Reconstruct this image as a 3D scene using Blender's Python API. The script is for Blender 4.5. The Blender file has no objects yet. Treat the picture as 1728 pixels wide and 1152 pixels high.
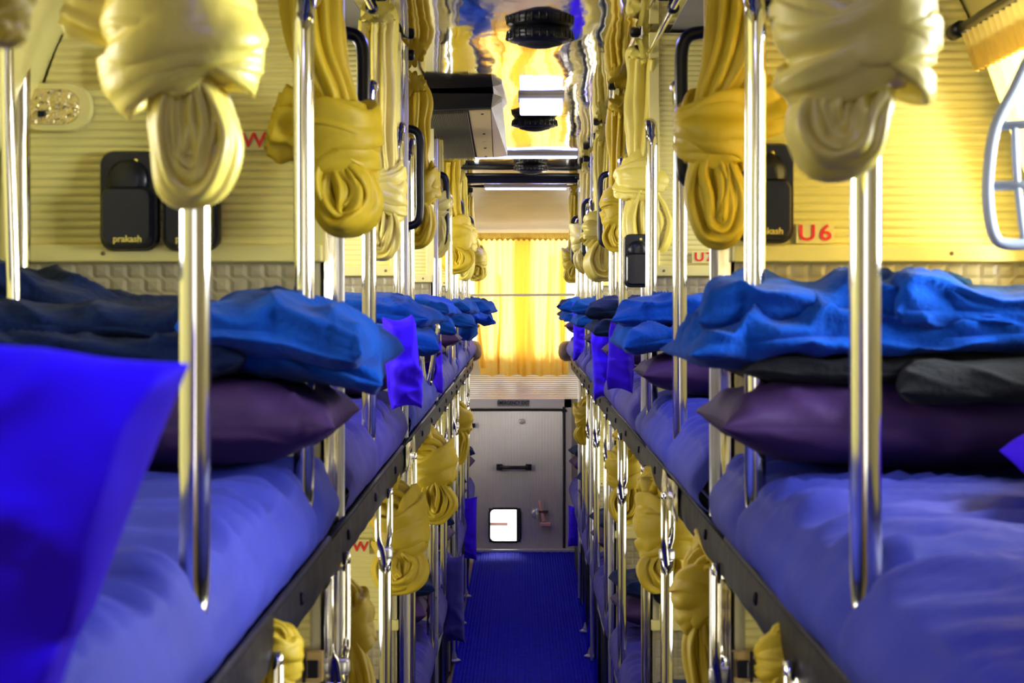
import bpy, bmesh, math, random
from mathutils import Vector, Matrix, noise
C = bpy.context.scene.collection
PI = math.pi
CAMZ = 1.47
F = 3580.0
def at(px, py, Y):                       # a point of the place at depth Y
    return Vector(((px - 878.0) * Y / F, Y, CAMZ + (504.0 - py) * Y / F))
# ---------------------------------------------------------------- camera, sky, lamps, exposure
cd = bpy.data.cameras.new('camera'); cam = bpy.data.objects.new('camera', cd); C.objects.link(cam)
cam.location = (0, 0, CAMZ); cam.rotation_euler = (PI / 2, 0, 0)
cd.sensor_width = 36; cd.lens = F * 36 / 1728; cd.shift_x = -14 / 1728; cd.shift_y = -72 / 1728
cd.clip_start = .05; cd.clip_end = 200
cd.dof.use_dof = True; cd.dof.focus_distance = 7.0; cd.dof.aperture_fstop = 15
bpy.context.scene.camera = cam
w = bpy.data.worlds.new('world'); bpy.context.scene.world = w; w.use_nodes = True
bg = w.node_tree.nodes['Background']; bg.inputs[0].default_value = (1.0, .97, .93, 1); bg.inputs[1].default_value = 1.6
vs = bpy.context.scene.view_settings
vs.view_transform = 'Standard'; vs.look = 'None'; vs.exposure = 0.7; vs.gamma = 1; vs.use_curve_mapping = False
def area(name, loc, rot, sx, sy, power, col):
    l = bpy.data.lights.new(name, 'AREA'); l.shape = 'RECTANGLE'; l.size = sx; l.size_y = sy
    l.energy = power; l.color = col
    o = bpy.data.objects.new(name, l); C.objects.link(o); o.location = loc; o.rotation_euler = rot
    return o
BERTH = [2.9 + 1.8 * i for i in range(6)]      # depth of the camera-facing side of each partition
for i in range(6):                              # daylight outside the side windows of each berth
    y = BERTH[i] - .62
    area('daylight', (1.05, y, CAMZ + .2), (0, math.radians(90), 0), .45, .9, 56 if i == 0 else 12, (.88, .94, 1) if i == 0 else (1, .97, .92))
    area('daylight', (-1.05, y - (.25 if i == 0 else 0), CAMZ + .2), (0, math.radians(-90), 0), .45, .9, 9 if i == 0 else 12, (1, .95, .85))
    area('daylight', (1.05, y, CAMZ - .55), (0, math.radians(90), 0), .4, .9, 5, (1, .93, .75))
    area('daylight', (-1.05, y, CAMZ - .55), (0, math.radians(-90), 0), .4, .9, 5, (1, .93, .75))
area('daylight', (.1, 14.2, CAMZ - .05), (math.radians(-90), 0, 0), 1.1, .6, 85, (1, .97, .9))
# ---------------------------------------------------------------- materials
def mat(name, col, rough=.6, metal=0, bump=0, bscale=30, var=0, vscale=6, sheen=0, transl=None, stretch=None, dist=.01, spec=.5, emit=None):
    m = bpy.data.materials.new(name); m.use_nodes = True; nt = m.node_tree; n = nt.nodes; L = nt.links
    p = n['Principled BSDF']; p.inputs['Base Color'].default_value = (*col, 1)
    p.inputs['Roughness'].default_value = rough; p.inputs['Metallic'].default_value = metal
    p.inputs['Specular IOR Level'].default_value = spec
    if sheen: p.inputs['Sheen Weight'].default_value = sheen
    if emit: p.inputs['Emission Color'].default_value = (*emit[0], 1); p.inputs['Emission Strength'].default_value = emit[1]
    if bump or var:
        tc = n.new('ShaderNodeTexCoord'); mp = n.new('ShaderNodeMapping'); L.new(tc.outputs['Object'], mp.inputs[0])
        if stretch: mp.inputs['Scale'].default_value = stretch
    if bump:
        t = n.new('ShaderNodeTexNoise'); t.inputs['Scale'].default_value = bscale; t.inputs['Detail'].default_value = 3
        L.new(mp.outputs[0], t.inputs['Vector'])
        b = n.new('ShaderNodeBump'); b.inputs['Strength'].default_value = bump; b.inputs['Distance'].default_value = dist
        L.new(t.outputs['Fac'], b.inputs['Height']); L.new(b.outputs[0], p.inputs['Normal'])
    if var:
        t = n.new('ShaderNodeTexNoise'); t.inputs['Scale'].default_value = vscale; t.inputs['Detail'].default_value = 4
        L.new(mp.outputs[0], t.inputs['Vector'])
        r = n.new('ShaderNodeValToRGB'); r.color_ramp.elements[0].position = .3; r.color_ramp.elements[1].position = .7
        r.color_ramp.elements[0].color = (*[c * (1 - var) for c in col], 1); r.color_ramp.elements[1].color = (*[min(1, c * (1 + var)) for c in col], 1)
        L.new(t.outputs['Fac'], r.inputs[0]); L.new(r.outputs[0], p.inputs['Base Color'])
    if transl:
        tr = n.new('ShaderNodeBsdfTranslucent'); tr.inputs[0].default_value = (*transl[0], 1)
        mx = n.new('ShaderNodeMixShader'); mx.inputs[0].default_value = transl[1]
        L.new(p.outputs[0], mx.inputs[1]); L.new(tr.outputs[0], mx.inputs[2]); L.new(mx.outputs[0], n['Material Output'].inputs[0])
    return m
M = dict(
 gold=mat('gold_curtain', (.58, .415, .018), .5, var=.16, vscale=9, bump=.3, bscale=60, spec=.35, transl=((.8, .5, .03), .10), dist=.004),
 pale=mat('pale_curtain', (.75, .62, .10), .38, var=.12, vscale=12, bump=.3, bscale=60, spec=.4, transl=((.8, .6, .12), .08), dist=.004),
 mid=mat('straw_curtain', (.66, .51, .05), .45, var=.2, vscale=10, bump=.3, bscale=60, spec=.35, transl=((.8, .6, .08), .10), dist=.004),
 winc=mat('window_curtain_cloth', (.8, .55, .08), .6, var=.08, vscale=6, transl=((.95, .69, .19), .6)),
 header=mat('curtain_header_cloth', (.5, .33, .03), .6, var=.1, vscale=20, transl=((.9, .62, .12), .12)),
 cream=mat('cream_sheet', (.76, .67, .22), .32, var=.06, vscale=4, spec=.55),
 trim=mat('cream_trim', (.74, .65, .22), .4, var=.05, vscale=8),
 alu=mat('brushed_aluminium', (.58, .56, .52), .35, metal=.6, var=.06, vscale=5),
 weave=mat('woven_vinyl', (.36, .31, .17), .3, var=.15, vscale=25),
 core=mat('partition_board', (.6, .54, .28), .6),
 chrome=mat('polished_tube', (.86, .83, .74), .09, metal=1, bump=.10, bscale=6, dist=.01),
 steel=mat('polished_steel_sheet', (.62, .59, .5), .1, metal=1, bump=.5, bscale=5, dist=.02, stretch=(1, 1, .6)),
 darksteel=mat('dark_steel_rail', (.006, .006, .016), .45, spec=.10, metal=.0, bump=.6, bscale=14, dist=.006, var=.3, vscale=12),
 mirror=mat('mirror_ceiling', (.70, .67, .60), .05, metal=1, bump=.22, bscale=2.2, dist=.012, stretch=(2.6, .8, 1)),
 bceil=mat('berth_ceiling', (.2, .2, .21), .5, var=.1),
 tan=mat('tan_headliner', (.5, .40, .17), .7, var=.08, vscale=5),
 black=mat('black_plastic', (.006, .006, .009), .3, spec=.35),
 blackm=mat('black_matt', (.012, .012, .018), .6, spec=.2),
 rubber=mat('rubber', (.015, .015, .015), .7, spec=.2),
 grey=mat('grey_plastic', (.24, .27, .32), .45),
 sheet=mat('blue_sheet', (.022, .030, .28), .7, var=.12, vscale=5, bump=.25, bscale=25, dist=.006, spec=.25),
 sheet2=mat('violet_sheet', (.032, .026, .23), .7, var=.12, vscale=5, bump=.25, bscale=25, dist=.006, spec=.25),
 violet=mat('violet_pillow_cloth', (.045, .006, .85), .8, var=.1, vscale=4, bump=.2, bscale=20, dist=.006, spec=.15),
 plum=mat('plum_pillow_cloth', (.035, .012, .075), .7, var=.15, vscale=5, bump=.3, bscale=22, dist=.006, spec=.3),
 fleece=mat('blue_fleece', (.002, .05, .31), .9, var=.3, vscale=14, bump=.6, bscale=120, sheen=.04, dist=.004, spec=.1),
 navy=mat('navy_and_shaded_fleece', (.004, .011, .05), .9, var=.3, vscale=14, bump=.6, bscale=120, sheen=.03, dist=.004, spec=.1),  # also carries the shade put into the nearest left blue blanket
 charcoal=mat('charcoal_fleece', (.011, .012, .014), .9, var=.2, vscale=14, bump=.6, bscale=120, sheen=.03, dist=.004, spec=.1),
 brown=mat('brown_vinyl', (.07, .04, .045), .5),
 wood=mat('brown_kickboard', (.2, .13, .05), .6, var=.2),
 red=mat('red_letter', (.75, .02, .01), .5),
 gilt=mat('gilt_print', (.75, .6, .1), .4),
 white=mat('white_label', (.75, .73, .68), .5),
 whitemetal=mat('white_metal', (.75, .74, .68), .35),
 pink=mat('pink_plastic', (.75, .42, .36), .5),
 orange=mat('copper_plate', (.6, .4, .12), .4),
 reflector=mat('gold_reflector', (.8, .66, .3), .25, metal=.8, bump=1.0, bscale=90, dist=.01),
 door=mat('grey_door_sheet', (.52, .49, .50), .42, metal=.3, var=.12, vscale=3),
 frame=mat('grey_frame', (.55, .52, .5), .45, metal=.3),
 led=mat('led_diffuser', (.7, .7, 1), .3, emit=((.26, .30, 1), 3.6)),
 ledw=mat('led_panel_lit', (.7, .7, 1), .3, emit=((.30, .34, 1), 2.0)),
 grille=mat('grey_brown_grille', (.10, .085, .045), .6, spec=.2),
 acpanel=mat('tan_unit_panel', (.5, .38, .15), .45),
)
def carpet():
    m = mat('blue_ribbed_carpet', (.008, .012, .42), .85, spec=.06); nt = m.node_tree; n = nt.nodes; L = nt.links
    tc = n.new('ShaderNodeTexCoord'); wv = n.new('ShaderNodeTexWave'); wv.inputs['Scale'].default_value = 22; wv.inputs['Distortion'].default_value = 1.5
    wv.inputs['Detail'].default_value = 3; L.new(tc.outputs['Object'], wv.inputs['Vector'])
    b = n.new('ShaderNodeBump'); b.inputs['Strength'].default_value = .7; b.inputs['Distance'].default_value = .005
    L.new(wv.outputs['Fac'], b.inputs['Height']); L.new(b.outputs[0], n['Principled BSDF'].inputs['Normal'])
    t = n.new('ShaderNodeTexNoise'); t.inputs['Scale'].default_value = 40; L.new(tc.outputs['Object'], t.inputs['Vector'])
    r = n.new('ShaderNodeValToRGB'); r.color_ramp.elements[0].color = (.002, .002, .22, 1); r.color_ramp.elements[1].color = (.008, .012, .75, 1)
    L.new(t.outputs['Fac'], r.inputs[0]); L.new(r.outputs[0], n['Principled BSDF'].inputs['Base Color'])
    return m
M['carpet'] = carpet()
def glass():
    m = bpy.data.materials.new('window_glass'); m.use_nodes = True; nt = m.node_tree; n = nt.nodes; L = nt.links
    n.remove(n['Principled BSDF']); t = n.new('ShaderNodeBsdfTransparent'); g = n.new('ShaderNodeBsdfGlossy'); g.inputs['Roughness'].default_value = .03
    t.inputs[0].default_value = (.97, .98, 1, 1); f = n.new('ShaderNodeFresnel'); mx = n.new('ShaderNodeMixShader')
    L.new(f.outputs[0], mx.inputs[0]); L.new(t.outputs[0], mx.inputs[1]); L.new(g.outputs[0], mx.inputs[2]); L.new(mx.outputs[0], n['Material Output'].inputs[0])
    return m
M['glass'] = glass()
# ---------------------------------------------------------------- mesh helpers
class MB:
    def __init__(s): s.v = []; s.f = []; s.flat = set()
    def add(s, v, f, flat=False):
        o = len(s.v); s.v += [tuple(p) for p in v]
        for q in f:
            if flat: s.flat.add(len(s.f))
            s.f.append([i + o for i in q])
        return s
    def box(s, x0, x1, y0, y1, z0, z1, bev=0.0):
        if x0 > x1: x0, x1 = x1, x0
        if y0 > y1: y0, y1 = y1, y0
        if z0 > z1: z0, z1 = z1, z0
        if bev <= 0:
            v = [(x, y, z) for z in (z0, z1) for y in (y0, y1) for x in (x0, x1)]
            return s.add(v, [(0, 2, 3, 1), (4, 5, 7, 6), (0, 1, 5, 4), (2, 6, 7, 3), (0, 4, 6, 2), (1, 3, 7, 5)], True)
        bm = bmesh.new(); bmesh.ops.create_cube(bm, size=1)
        for q in bm.verts: q.co = Vector((x0 + (q.co.x + .5) * (x1 - x0), y0 + (q.co.y + .5) * (y1 - y0), z0 + (q.co.z + .5) * (z1 - z0)))
        bmesh.ops.bevel(bm, geom=bm.edges[:], offset=bev, segments=2, affect='EDGES', profile=.5)
        bm.verts.index_update(); s.add([q.co[:] for q in bm.verts], [[q.index for q in f.verts] for f in bm.faces], True); bm.free(); return s
    def sweep(s, pts, ra, rb=None, n=16, pl=0, amp=0.0, ph=0.0, twist=0.0, closed=False, up=None, cap=True, wob=0.0, seed=0, res=6):
        rb = rb or ra
        P = [Vector(p) for p in pts]; m = len(P)
        if not isinstance(ra, (list, tuple)): ra = [ra] * m
        if not isinstance(rb, (list, tuple)): rb = [rb] * m
        if not isinstance(amp, (list, tuple)): amp = [amp] * m
        Q = []; A = []; B = []; AM = []
        rng = range(m) if closed else range(m - 1)
        def cr(a, b, c, d, t): return .5 * ((2 * b) + (c - a) * t + (2 * a - 5 * b + 4 * c - d) * t * t + (3 * b - a - 3 * c + d) * t ** 3)
        for i in rng:
            if closed: ids = [(i - 1) % m, i, (i + 1) % m, (i + 2) % m]
            else: ids = [max(i - 1, 0), i, i + 1, min(i + 2, m - 1)]
            for k in range(res):
                t = k / res
                Q.append(cr(*[P[j] for j in ids], t)); A.append(cr(*[ra[j] for j in ids], t)); B.append(cr(*[rb[j] for j in ids], t)); AM.append(cr(*[amp[j] for j in ids], t))
        if not closed: Q.append(P[-1]); A.append(ra[-1]); B.append(rb[-1]); AM.append(amp[-1])
        N = len(Q); T = []
        for i in range(N):
            a = Q[(i - 1) % N] if closed else Q[max(i - 1, 0)]; b = Q[(i + 1) % N] if closed else Q[min(i + 1, N - 1)]
            T.append((b - a).normalized())
        u = Vector(up) if up else (Vector((0, 0, 1)) if abs(T[0].z) < .9 else Vector((1, 0, 0)))
        u = (u - T[0] * u.dot(T[0])).normalized(); V = []
        for i in range(N):
            u = (u - T[i] * u.dot(T[i])).normalized(); bb = T[i].cross(u)
            for k in range(n):
                th = 2 * PI * k / n; tt = th + twist * i / N
                a = 1 + AM[i] * ((abs(math.cos(pl * th / 2 * (1 if pl % 2 == 0 else 2) + ph + twist * i / N)) * 2.2 - 1.4) * (.75 + .35 * noise.noise(Vector((k * .11, i * .07, seed)))) + .3 * math.sin(3 * th + ph)) if pl else 1
                if wob: a *= 1 + wob * noise.noise(Vector((math.cos(th) * 1.5 + seed * 7.1, math.sin(th) * 1.5, i / N * 5)))
                V.append(Q[i] + u * (math.cos(tt) * max(A[i], 1e-4) * a) + bb * (math.sin(tt) * max(B[i], 1e-4) * a))
        Fc = []
        for i in range(N if closed else N - 1):
            j = (i + 1) % N
            for k in range(n): Fc.append((i * n + k, i * n + (k + 1) % n, j * n + (k + 1) % n, j * n + k))
        if cap and not closed:
            Fc.append(tuple(range(n))[::-1]); Fc.append(tuple((N - 1) * n + k for k in range(n)))
        return s.add(V, Fc)
    def rod(s, a, b, r, n=12): return s.sweep([a, b], r, n=n, res=1)
    def disc(s, c, axis, prof, n=24):      # lathe: prof = [(radius, distance along axis)]
        c = Vector(c); ax = Vector(axis).normalized(); u = ax.orthogonal().normalized(); v = ax.cross(u)
        V = []
        for r, d in prof:
            for k in range(n):
                t = 2 * PI * k / n; V.append(c + ax * d + (u * math.cos(t) + v * math.sin(t)) * max(r, 1e-5))
        Fc = []
        for i in range(len(prof) - 1):
            for k in range(n): Fc.append((i * n + k, i * n + (k + 1) % n, (i + 1) * n + (k + 1) % n, (i + 1) * n + k))
        Fc.append(tuple(range(n))[::-1]); Fc.append(tuple((len(prof) - 1) * n + k for k in range(n)))
        return s.add(V, Fc)
    def grid(s, fn, nu, nv, flat=False):
        V = [fn(i / nu, j / nv) for i in range(nu + 1) for j in range(nv + 1)]
        Fc = [(i * (nv + 1) + j, i * (nv + 1) + j + 1, (i + 1) * (nv + 1) + j + 1, (i + 1) * (nv + 1) + j) for i in range(nu) for j in range(nv)]
        return s.add(V, Fc, flat)
    def rrect(s, cx, cz, w, h, r, y0, y1, n=6, taper=1.0):   # rounded plate facing -Y between y0 (front) and y1
        ring = []
        for q, (sx, sz) in enumerate(((1, 1), (-1, 1), (-1, -1), (1, -1))):
            for k in range(n + 1):
                a = q * PI / 2 + k * PI / 2 / n
                ring.append((sx * (w / 2 - r) + r * math.cos(a), sz * (h / 2 - r) + r * math.sin(a)))
        m = len(ring); b = min(abs(y1 - y0) * .35, r * .6)
        rows = [(y1, 1), (y0 + math.copysign(b, y1 - y0), 1), (y0, taper if taper < 1 else 1 - b / max(w, h))]
        V = []
        for y, k in rows: V += [(cx + x * k, y, cz + z * k) for x, z in ring]
        Fc = []
        for i in range(2):
            for k in range(m): Fc.append((i * m + k, i * m + (k + 1) % m, (i + 1) * m + (k + 1) % m, (i + 1) * m + k))
        Fc.append(tuple(range(m))); Fc.append(tuple(2 * m + k for k in range(m))[::-1])
        return s.add(V, Fc, True)
    def build(s, name, m, parent=None, loc=None):
        me = bpy.data.meshes.new(name)
        off = Vector(loc) if loc else (parent.location.copy() if parent and parent.type == 'EMPTY' else Vector((0, 0, 0)))
        if parent and parent.type != 'EMPTY': off = ORIG[parent.name]
        me.from_pydata([tuple(Vector(p) - off) for p in s.v], [], s.f)
        me.polygons.foreach_set('use_smooth', [i not in s.flat for i in range(len(s.f))])
        bm = bmesh.new(); bm.from_mesh(me); bmesh.ops.recalc_face_normals(bm, faces=bm.faces[:]); bm.to_mesh(me); bm.free()
        me.materials.append(M[m] if isinstance(m, str) else m); me.update()
        o = bpy.data.objects.new(name, me); C.objects.link(o)
        if parent: o.parent = parent
        elif loc: o.location = off
        ORIG[o.name] = off
        return o
ORIG = {}
def thing(name, label, cat, loc, group=None):
    o = bpy.data.objects.new(name, None); C.objects.link(o); o.empty_display_size = .05; o.location = loc
    o['label'] = label; o['category'] = cat
    if group: o['group'] = group
    return o
def tag(o, label, cat, group=None):
    o['label'] = label; o['category'] = cat
    if group: o['group'] = group
    return o
def struct(name, mb, m, parent=None):
    o = mb.build(name, m, parent)
    if not parent: o['kind'] = 'structure'
    return o
FONT = {}
def text(name, s, size, x, y, z, m, parent, depth=.0008, bold=.0, sx=1.0, sp=1.0):
    cu = bpy.data.curves.new('t', 'FONT'); cu.body = s; cu.size = size; cu.extrude = depth; cu.offset = bold; cu.space_character = sp
    cu.align_x = 'CENTER'; cu.align_y = 'CENTER'
    o = bpy.data.objects.new('t', cu); C.objects.link(o)
    bpy.context.view_layer.update()
    me = bpy.data.meshes.new_from_object(o.evaluated_get(bpy.context.evaluated_depsgraph_get()))
    bpy.data.objects.remove(o); me.materials.clear(); me.materials.append(M[m])
    rot = Matrix.Translation(Vector((x, y, z))) @ Matrix.Rotation(PI / 2, 4, 'X') @ Matrix.Diagonal((sx, 1, 1, 1))
    off = ORIG.get(parent.name, parent.location if parent.type == 'EMPTY' else Vector((0, 0, 0)))
    me.transform(Matrix.Translation(-off) @ rot)
    ob = bpy.data.objects.new(name, me); C.objects.link(ob); ob.parent = parent; ORIG[ob.name] = off
    return ob
Z = lambda r: CAMZ + r
ORD = ['nearest', 'second', 'third', 'fourth', 'fifth', 'sixth', 'seventh', 'eighth', 'ninth', 'tenth', 'eleventh', 'twelfth']
# ---------------------------------------------------------------- the shell of the coach
Y0, YR = -1.3, 12.35
struct('floor', MB().box(-.86, .86, Y0, YR + .2, -.06, 0), 'wood')
fc = MB().grid(lambda u, v: (-.262 + .585 * v, Y0 + (YR - .02 - Y0) * u, .006 + .0015 * math.sin(v * 90)), 30, 90)
cp = fc.build('aisle_carpet', 'carpet'); tag(cp, 'bright blue ribbed carpet runner along the aisle floor', 'carpet')
def prof_x(z):                                   # half width of the shell at height z (relative to the camera)
    pts = [(-1.53, .84), (-.6, .84), (-.25, .81), (0, .745), (.165, .70), (.34, .64), (.62, .5)]
    for (a, xa), (b, xb) in zip(pts, pts[1:]):
        if z <= b: return xa + (xb - xa) * (z - a) / (b - a)
    return .5
def wallseg(mb, s, y0, y1, z0, z1, n=6):
    for i in range(n):
        a = z0 + (z1 - z0) * i / n; b = z0 + (z1 - z0) * (i + 1) / n
        xa, xb = prof_x(a), prof_x(b)
        v = [(s * (xa + d), y, Z(a)) for d in (0, .05) for y in (y0, y1)] + [(s * (xb + d), y, Z(b)) for d in (0, .05) for y in (y0, y1)]
        mb.add(v, [(0, 1, 5, 4), (2, 3, 7, 6), (0, 2, 6, 4), (1, 3, 7, 5), (0, 1, 3, 2), (4, 5, 7, 6)], True)
wn = 0
for s, side in ((-1, 'left'), (1, 'right')):
    mb = MB(); wz = [(.03, .38), (-.78, -.48)]
    wallseg(mb, s, Y0, YR + .3, -1.47, -.78); wallseg(mb, s, Y0, YR + .3, -.48, .03); wallseg(mb, s, Y0, YR + .3, .38, .62)
    wins = [(b - 1.22, b - .04 - (.5 if s < 0 and b < 3 else 0)) for b in BERTH]
    yy = [Y0] + [q for wv in wins for q in wv] + [YR + .3]
    for k in range(0, len(yy), 2):
        for a, b in wz: wallseg(mb, s, yy[k], yy[k + 1], a, b)
    struct('wall_' + side, mb, 'cream')
    for bi, (a, b) in enumerate(wins):
        for zi, (z0, z1) in enumerate(wz):
            wn += 1
            e = bpy.data.objects.new('window_%d' % wn, None); C.objects.link(e); e['kind'] = 'structure'; e.location = (s * prof_x(z0), (a + b) / 2, Z(z0))
            g = MB(); x0, x1 = prof_x(z0) + .03, prof_x(z1) + .03
            g.add([(s * x0, a, Z(z0)), (s * x0, b, Z(z0)), (s * x1, b, Z(z1)), (s * x1, a, Z(z1))], [(0, 1, 2, 3)], True)
            g.build('pane', 'glass', e)
            fr = MB(); xa, xb = prof_x(z0) + .005, prof_x(z1) + .005; r = .011
            for p, q in (((xa, a, z0), (xa, b, z0)), ((xb, a, z1), (xb, b, z1)), ((xa, a, z0), (xb, a, z1)), ((xa, b, z0), (xb, b, z1)), ((xa, (a + b) / 2, z0), (xb, (a + b) / 2, z1))):
                fr.rod((s * p[0], p[1], Z(p[2])), (s * q[0], q[1], Z(q[2])), r, 6)
            fr.build('window_frame', 'rubber', e)
# ceiling: mirror strip over the aisle, grey boards over the berths
CE = .60
def ceilfn(u, v):
    y = Y0 + (11.35 - Y0) * u; x = -.335 + .67 * v
    return (x, y, Z(CE) +   .0012 * math.sin(y * 5.1 + math.sin(x * 9) * 1.2) * math.sin(x * 14 + y * .8))
struct('ceiling', MB().grid(ceilfn, 220, 24), 'mirror')
for s, nm in ((-1, 'trim_1'), (1, 'trim_2')):
    mb = MB(); mb.box(s * .335, s * .6, Y0, YR + .3, Z(CE) - .002, Z(CE) + .03); struct(nm, mb, 'bceil')
mb = MB(); mb.box(-.7, .7, Y0, YR + .3, Z(CE) + .03, Z(CE) + .06); struct('trim_3', mb, 'bceil')
# tan headliner that drops behind the mirror strip
hl = MB(); hl.grid(lambda u, v: (-.62 + 1.24 * v, 11.3 + 1.3 * u, Z(CE - .006) - .235 * u ** 1.7 + .002 * math.sin(v * 12)), 14, 20)
struct('trim_4', hl, 'tan')
# ---------------------------------------------------------------- rear wall, door and rear window
YW = 12.62
D = YR
rw = MB()
rw.box(-.9, .9, YW, YW + .05, Z(.37), Z(.66)); rw.box(-.9, .9, YW, YW + .05, Z(-.64), Z(-.33)); rw.box(-.9, -.62, YW, YW + .05, Z(-.4), Z(.37)); rw.box(.62, .9, YW, YW + .05, Z(-.4), Z(.37))
rw.box(-.9, -.335, D, D + .06, 0, Z(-.585)); rw.box(.285, .9, D, D + .06, 0, Z(-.585)); rw.box(-.335, .3, D, D + .06, Z(-.64), Z(-.585))
struct('wall_rear', rw, 'alu')
fw = MB(); yf = Y0 - .05
fw.box(-.9, .9, yf, Y0, 0, Z(-.40)); fw.box(-.9, .9, yf, Y0, Z(.44), Z(.66)); fw.box(-.9, -.50, yf, Y0, Z(-.40), Z(.44)); fw.box(.50, .9, yf, Y0, Z(-.40), Z(.44))
struct('wall_front_unseen', fw, 'gold')  # unseen wall, added to dim front light and reflect gold in the poles
# sloping ribbed ledge between door head and window
def ribs(mb, x0, x1, z0, z1, y, pitch=.0105, d=.0022, slope=0.0, ny=4):
    n = max(2, int(round((z1 - z0) / pitch))); V = []; Fc = []
    rows = []
    for i in range(n):
        a = z0 + (z1 - z0) * i / n; h = (z1 - z0) / n
        for t, dd in ((0, 0), (.18, d), (.5, d * 1.25), (.82, d)): rows.append((a + h * t, dd))
    rows.append((z1, 0))
    for zz, dd in rows:
        yy = y - dd + slope * (zz - z0)
        V += [(x0, yy, zz), (x1, yy, zz)]
    for i in range(len(rows) - 1): Fc.append((2 * i, 2 * i + 1, 2 * i + 3, 2 * i + 2))
    mb.add(V, Fc)
lg = MB(); ribs(lg, -.9, .9, Z(-.585), Z(-.45), D + .0, pitch=.011, d=.003, slope=1.45)
struct('trim_5', lg, 'alu')
sw = MB(); ribs(sw, .332, .84, .03, Z(-.6), D - .002, pitch=.0115, d=.004); ribs(sw, -.84, -.332, .03, Z(-.6), D - .002, pitch=.0115, d=.004)
struct('trim_6', sw, 'alu')
# emergency door
de = bpy.data.objects.new('door_1', None); C.objects.link(de); de['kind'] = 'structure'; de.location = (0, D, 0)
dz1 = at(0, 672, D).z; xr = at(965, 0, D).x; xl = -.335
fr = MB(); fr.box(xl, xr, D - .03, D + .0, at(0, 688, D).z, dz1, .004); fr.box(at(951, 0, D).x, xr, D - .03, D, .02, dz1, .004); fr.box(xl, xl + .03, D - .03, D, .02, dz1, .004)
fr.build('door_frame', 'frame', de)
dl, dr, dt, db = at(790, 0, D).x, at(952, 0, D).x, at(0, 691, D).z, at(0, 929, D).z
# door leaf with the light hole
hx0, hx1, hz0, hz1 = at(826, 0, D).x, at(878, 0, D).x, at(0, 913, D).z, at(0, 857, D).z
def leaf(mb, x0, x1, z0, z1):
    n = max(2, int((x1 - x0) / .0085)); V = []; 
    for i in range(n * 2 + 1):
        x = x0 + (x1 - x0) * i / (n * 2); y = D - .026 - (.0022 if i % 2 else 0)
        V += [(x, y, z0), (x, y, z1)]
    mb.add(V, [(2 * i, 2 * i + 2, 2 * i + 3, 2 * i + 1) for i in range(n * 2)], True)
lf = MB(); leaf(lf, dl, hx0, db, dt); leaf(lf, hx1, dr, db, dt); leaf(lf, hx0, hx1, hz1, dt); leaf(lf, hx0, hx1, db, hz0)
lf.build('door_leaf', 'door', de)
gk = MB(); r = .008
gp = [(dl, D - .028, dt), (dr - .03, D - .028, dt), (dr - .006, D - .028, dt - .012), (dr, D - .028, dt - .045), (dr, D - .028, db + .02), (dr, D - .028, db)]
gk.sweep(gp, r, n=8, res=4); gk.build('door_seal', 'rubber', de)
h = MB(); hx = (at(838, 0, D).x, at(897, 0, D).x); hzz = at(0, 787, D).z
h.box(hx[0], hx[0] + .035, D - .05, D - .026, hzz - .018, hzz + .018, .004); h.box(hx[1] - .035, hx[1], D - .05, D - .026, hzz - .018, hzz + .018, .004)
h.rod((hx[0] + .02, D - .055, hzz), (hx[1] - .02, D - .055, hzz), .010, 10); h.build('door_handle', 'black', de)
wf = MB(); cx, cz = (hx0 + hx1) / 2, (hz0 + hz1) / 2; ww, hh = (hx1 - hx0), (hz1 - hz0)
ring = []
def rr(w, h, r, n=5):
    o = []
    for q, (sx, sz) in enumerate(((1, 1), (-1, 1), (-1, -1), (1, -1))):
        for k in range(n + 1):
            a = q * PI / 2 + k * PI / 2 / n; o.append((sx * (w / 2 - r) + r * math.cos(a), sz * (h / 2 - r) + r * math.sin(a)))
    return o
wf.sweep([(cx + a, D - .03, cz + b) for a, b in rr(ww, hh, .03)], .006, n=8, closed=True, res=2)
# corner fillets so that the hole reads rounded, plus the dark reveal on its right
sq = [(cx + a, D - .027, cz + b) for a, b in rr(ww, hh, .032)]
outer = []
for a, b in rr(ww, hh, .032): outer.append((cx + (ww / 2 + .004) * (1 if a > 0 else -1) * 1.0 if abs(a) > ww / 2 - .032 else cx + a, D - .027, cz + (hh / 2 + .004) * (1 if b > 0 else -1) if abs(b) > hh / 2 - .032 else cz + b))
n_ = len(sq); wf.add(sq + outer, [(i, (i + 1) % n_, n_ + (i + 1) % n_, n_ + i) for i in range(n_)], True)
wf.box(hx1 - .022, hx1 - .002, D - .02, D + .12, hz0, hz1); wf.box(hx0 - .02, hx0, D - .02, D + .12, hz0, hz1)
wf.build('peep_window_frame', 'rubber', de)
bar = MB(); bar.box(hx0, hx0 + .105, D + .04, D + .05, cz - .010, cz + .008, .002); bar.build('window_bar', 'pink', de)
pg = MB(); pg.add([(hx0, D + .0, hz0), (hx1, D + .0, hz0), (hx1, D + .0, hz1), (hx0, D + .0, hz1)], [(0, 1, 2, 3)], True); pg.build('pane', 'glass', de)
s1 = MB(); s1.box(at(840, 0, D).x, at(893, 0, D).x, D - .034, D - .03, at(0, 685, D).z, at(0, 673.5, D).z, .001)
sg = s1.build('exit_sign', mat('sign_grey', (.16, .16, .17), .4), de)
text('lettering', 'EMERGENCY EXIT', .030, at(866.5, 0, D).x, D - .0352, at(0, 679.3, D).z, 'blackm', sg, bold=.0006, sx=.78)
mk = MB(); mk.disc(at(881, 711, D - .03), (0, -1, 0), [(.014, 0), (.016, .003), (.010, .005), (.004, .0055)]); mk.build('round_sticker', 'alu', de)
lt = MB(); c = at(797, 717, D - .03); lt.box(c.x - .02, c.x + .018, D - .055, D - .028, c.z - .014, c.z + .012, .003); lt.build('latch', 'black', de)
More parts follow.
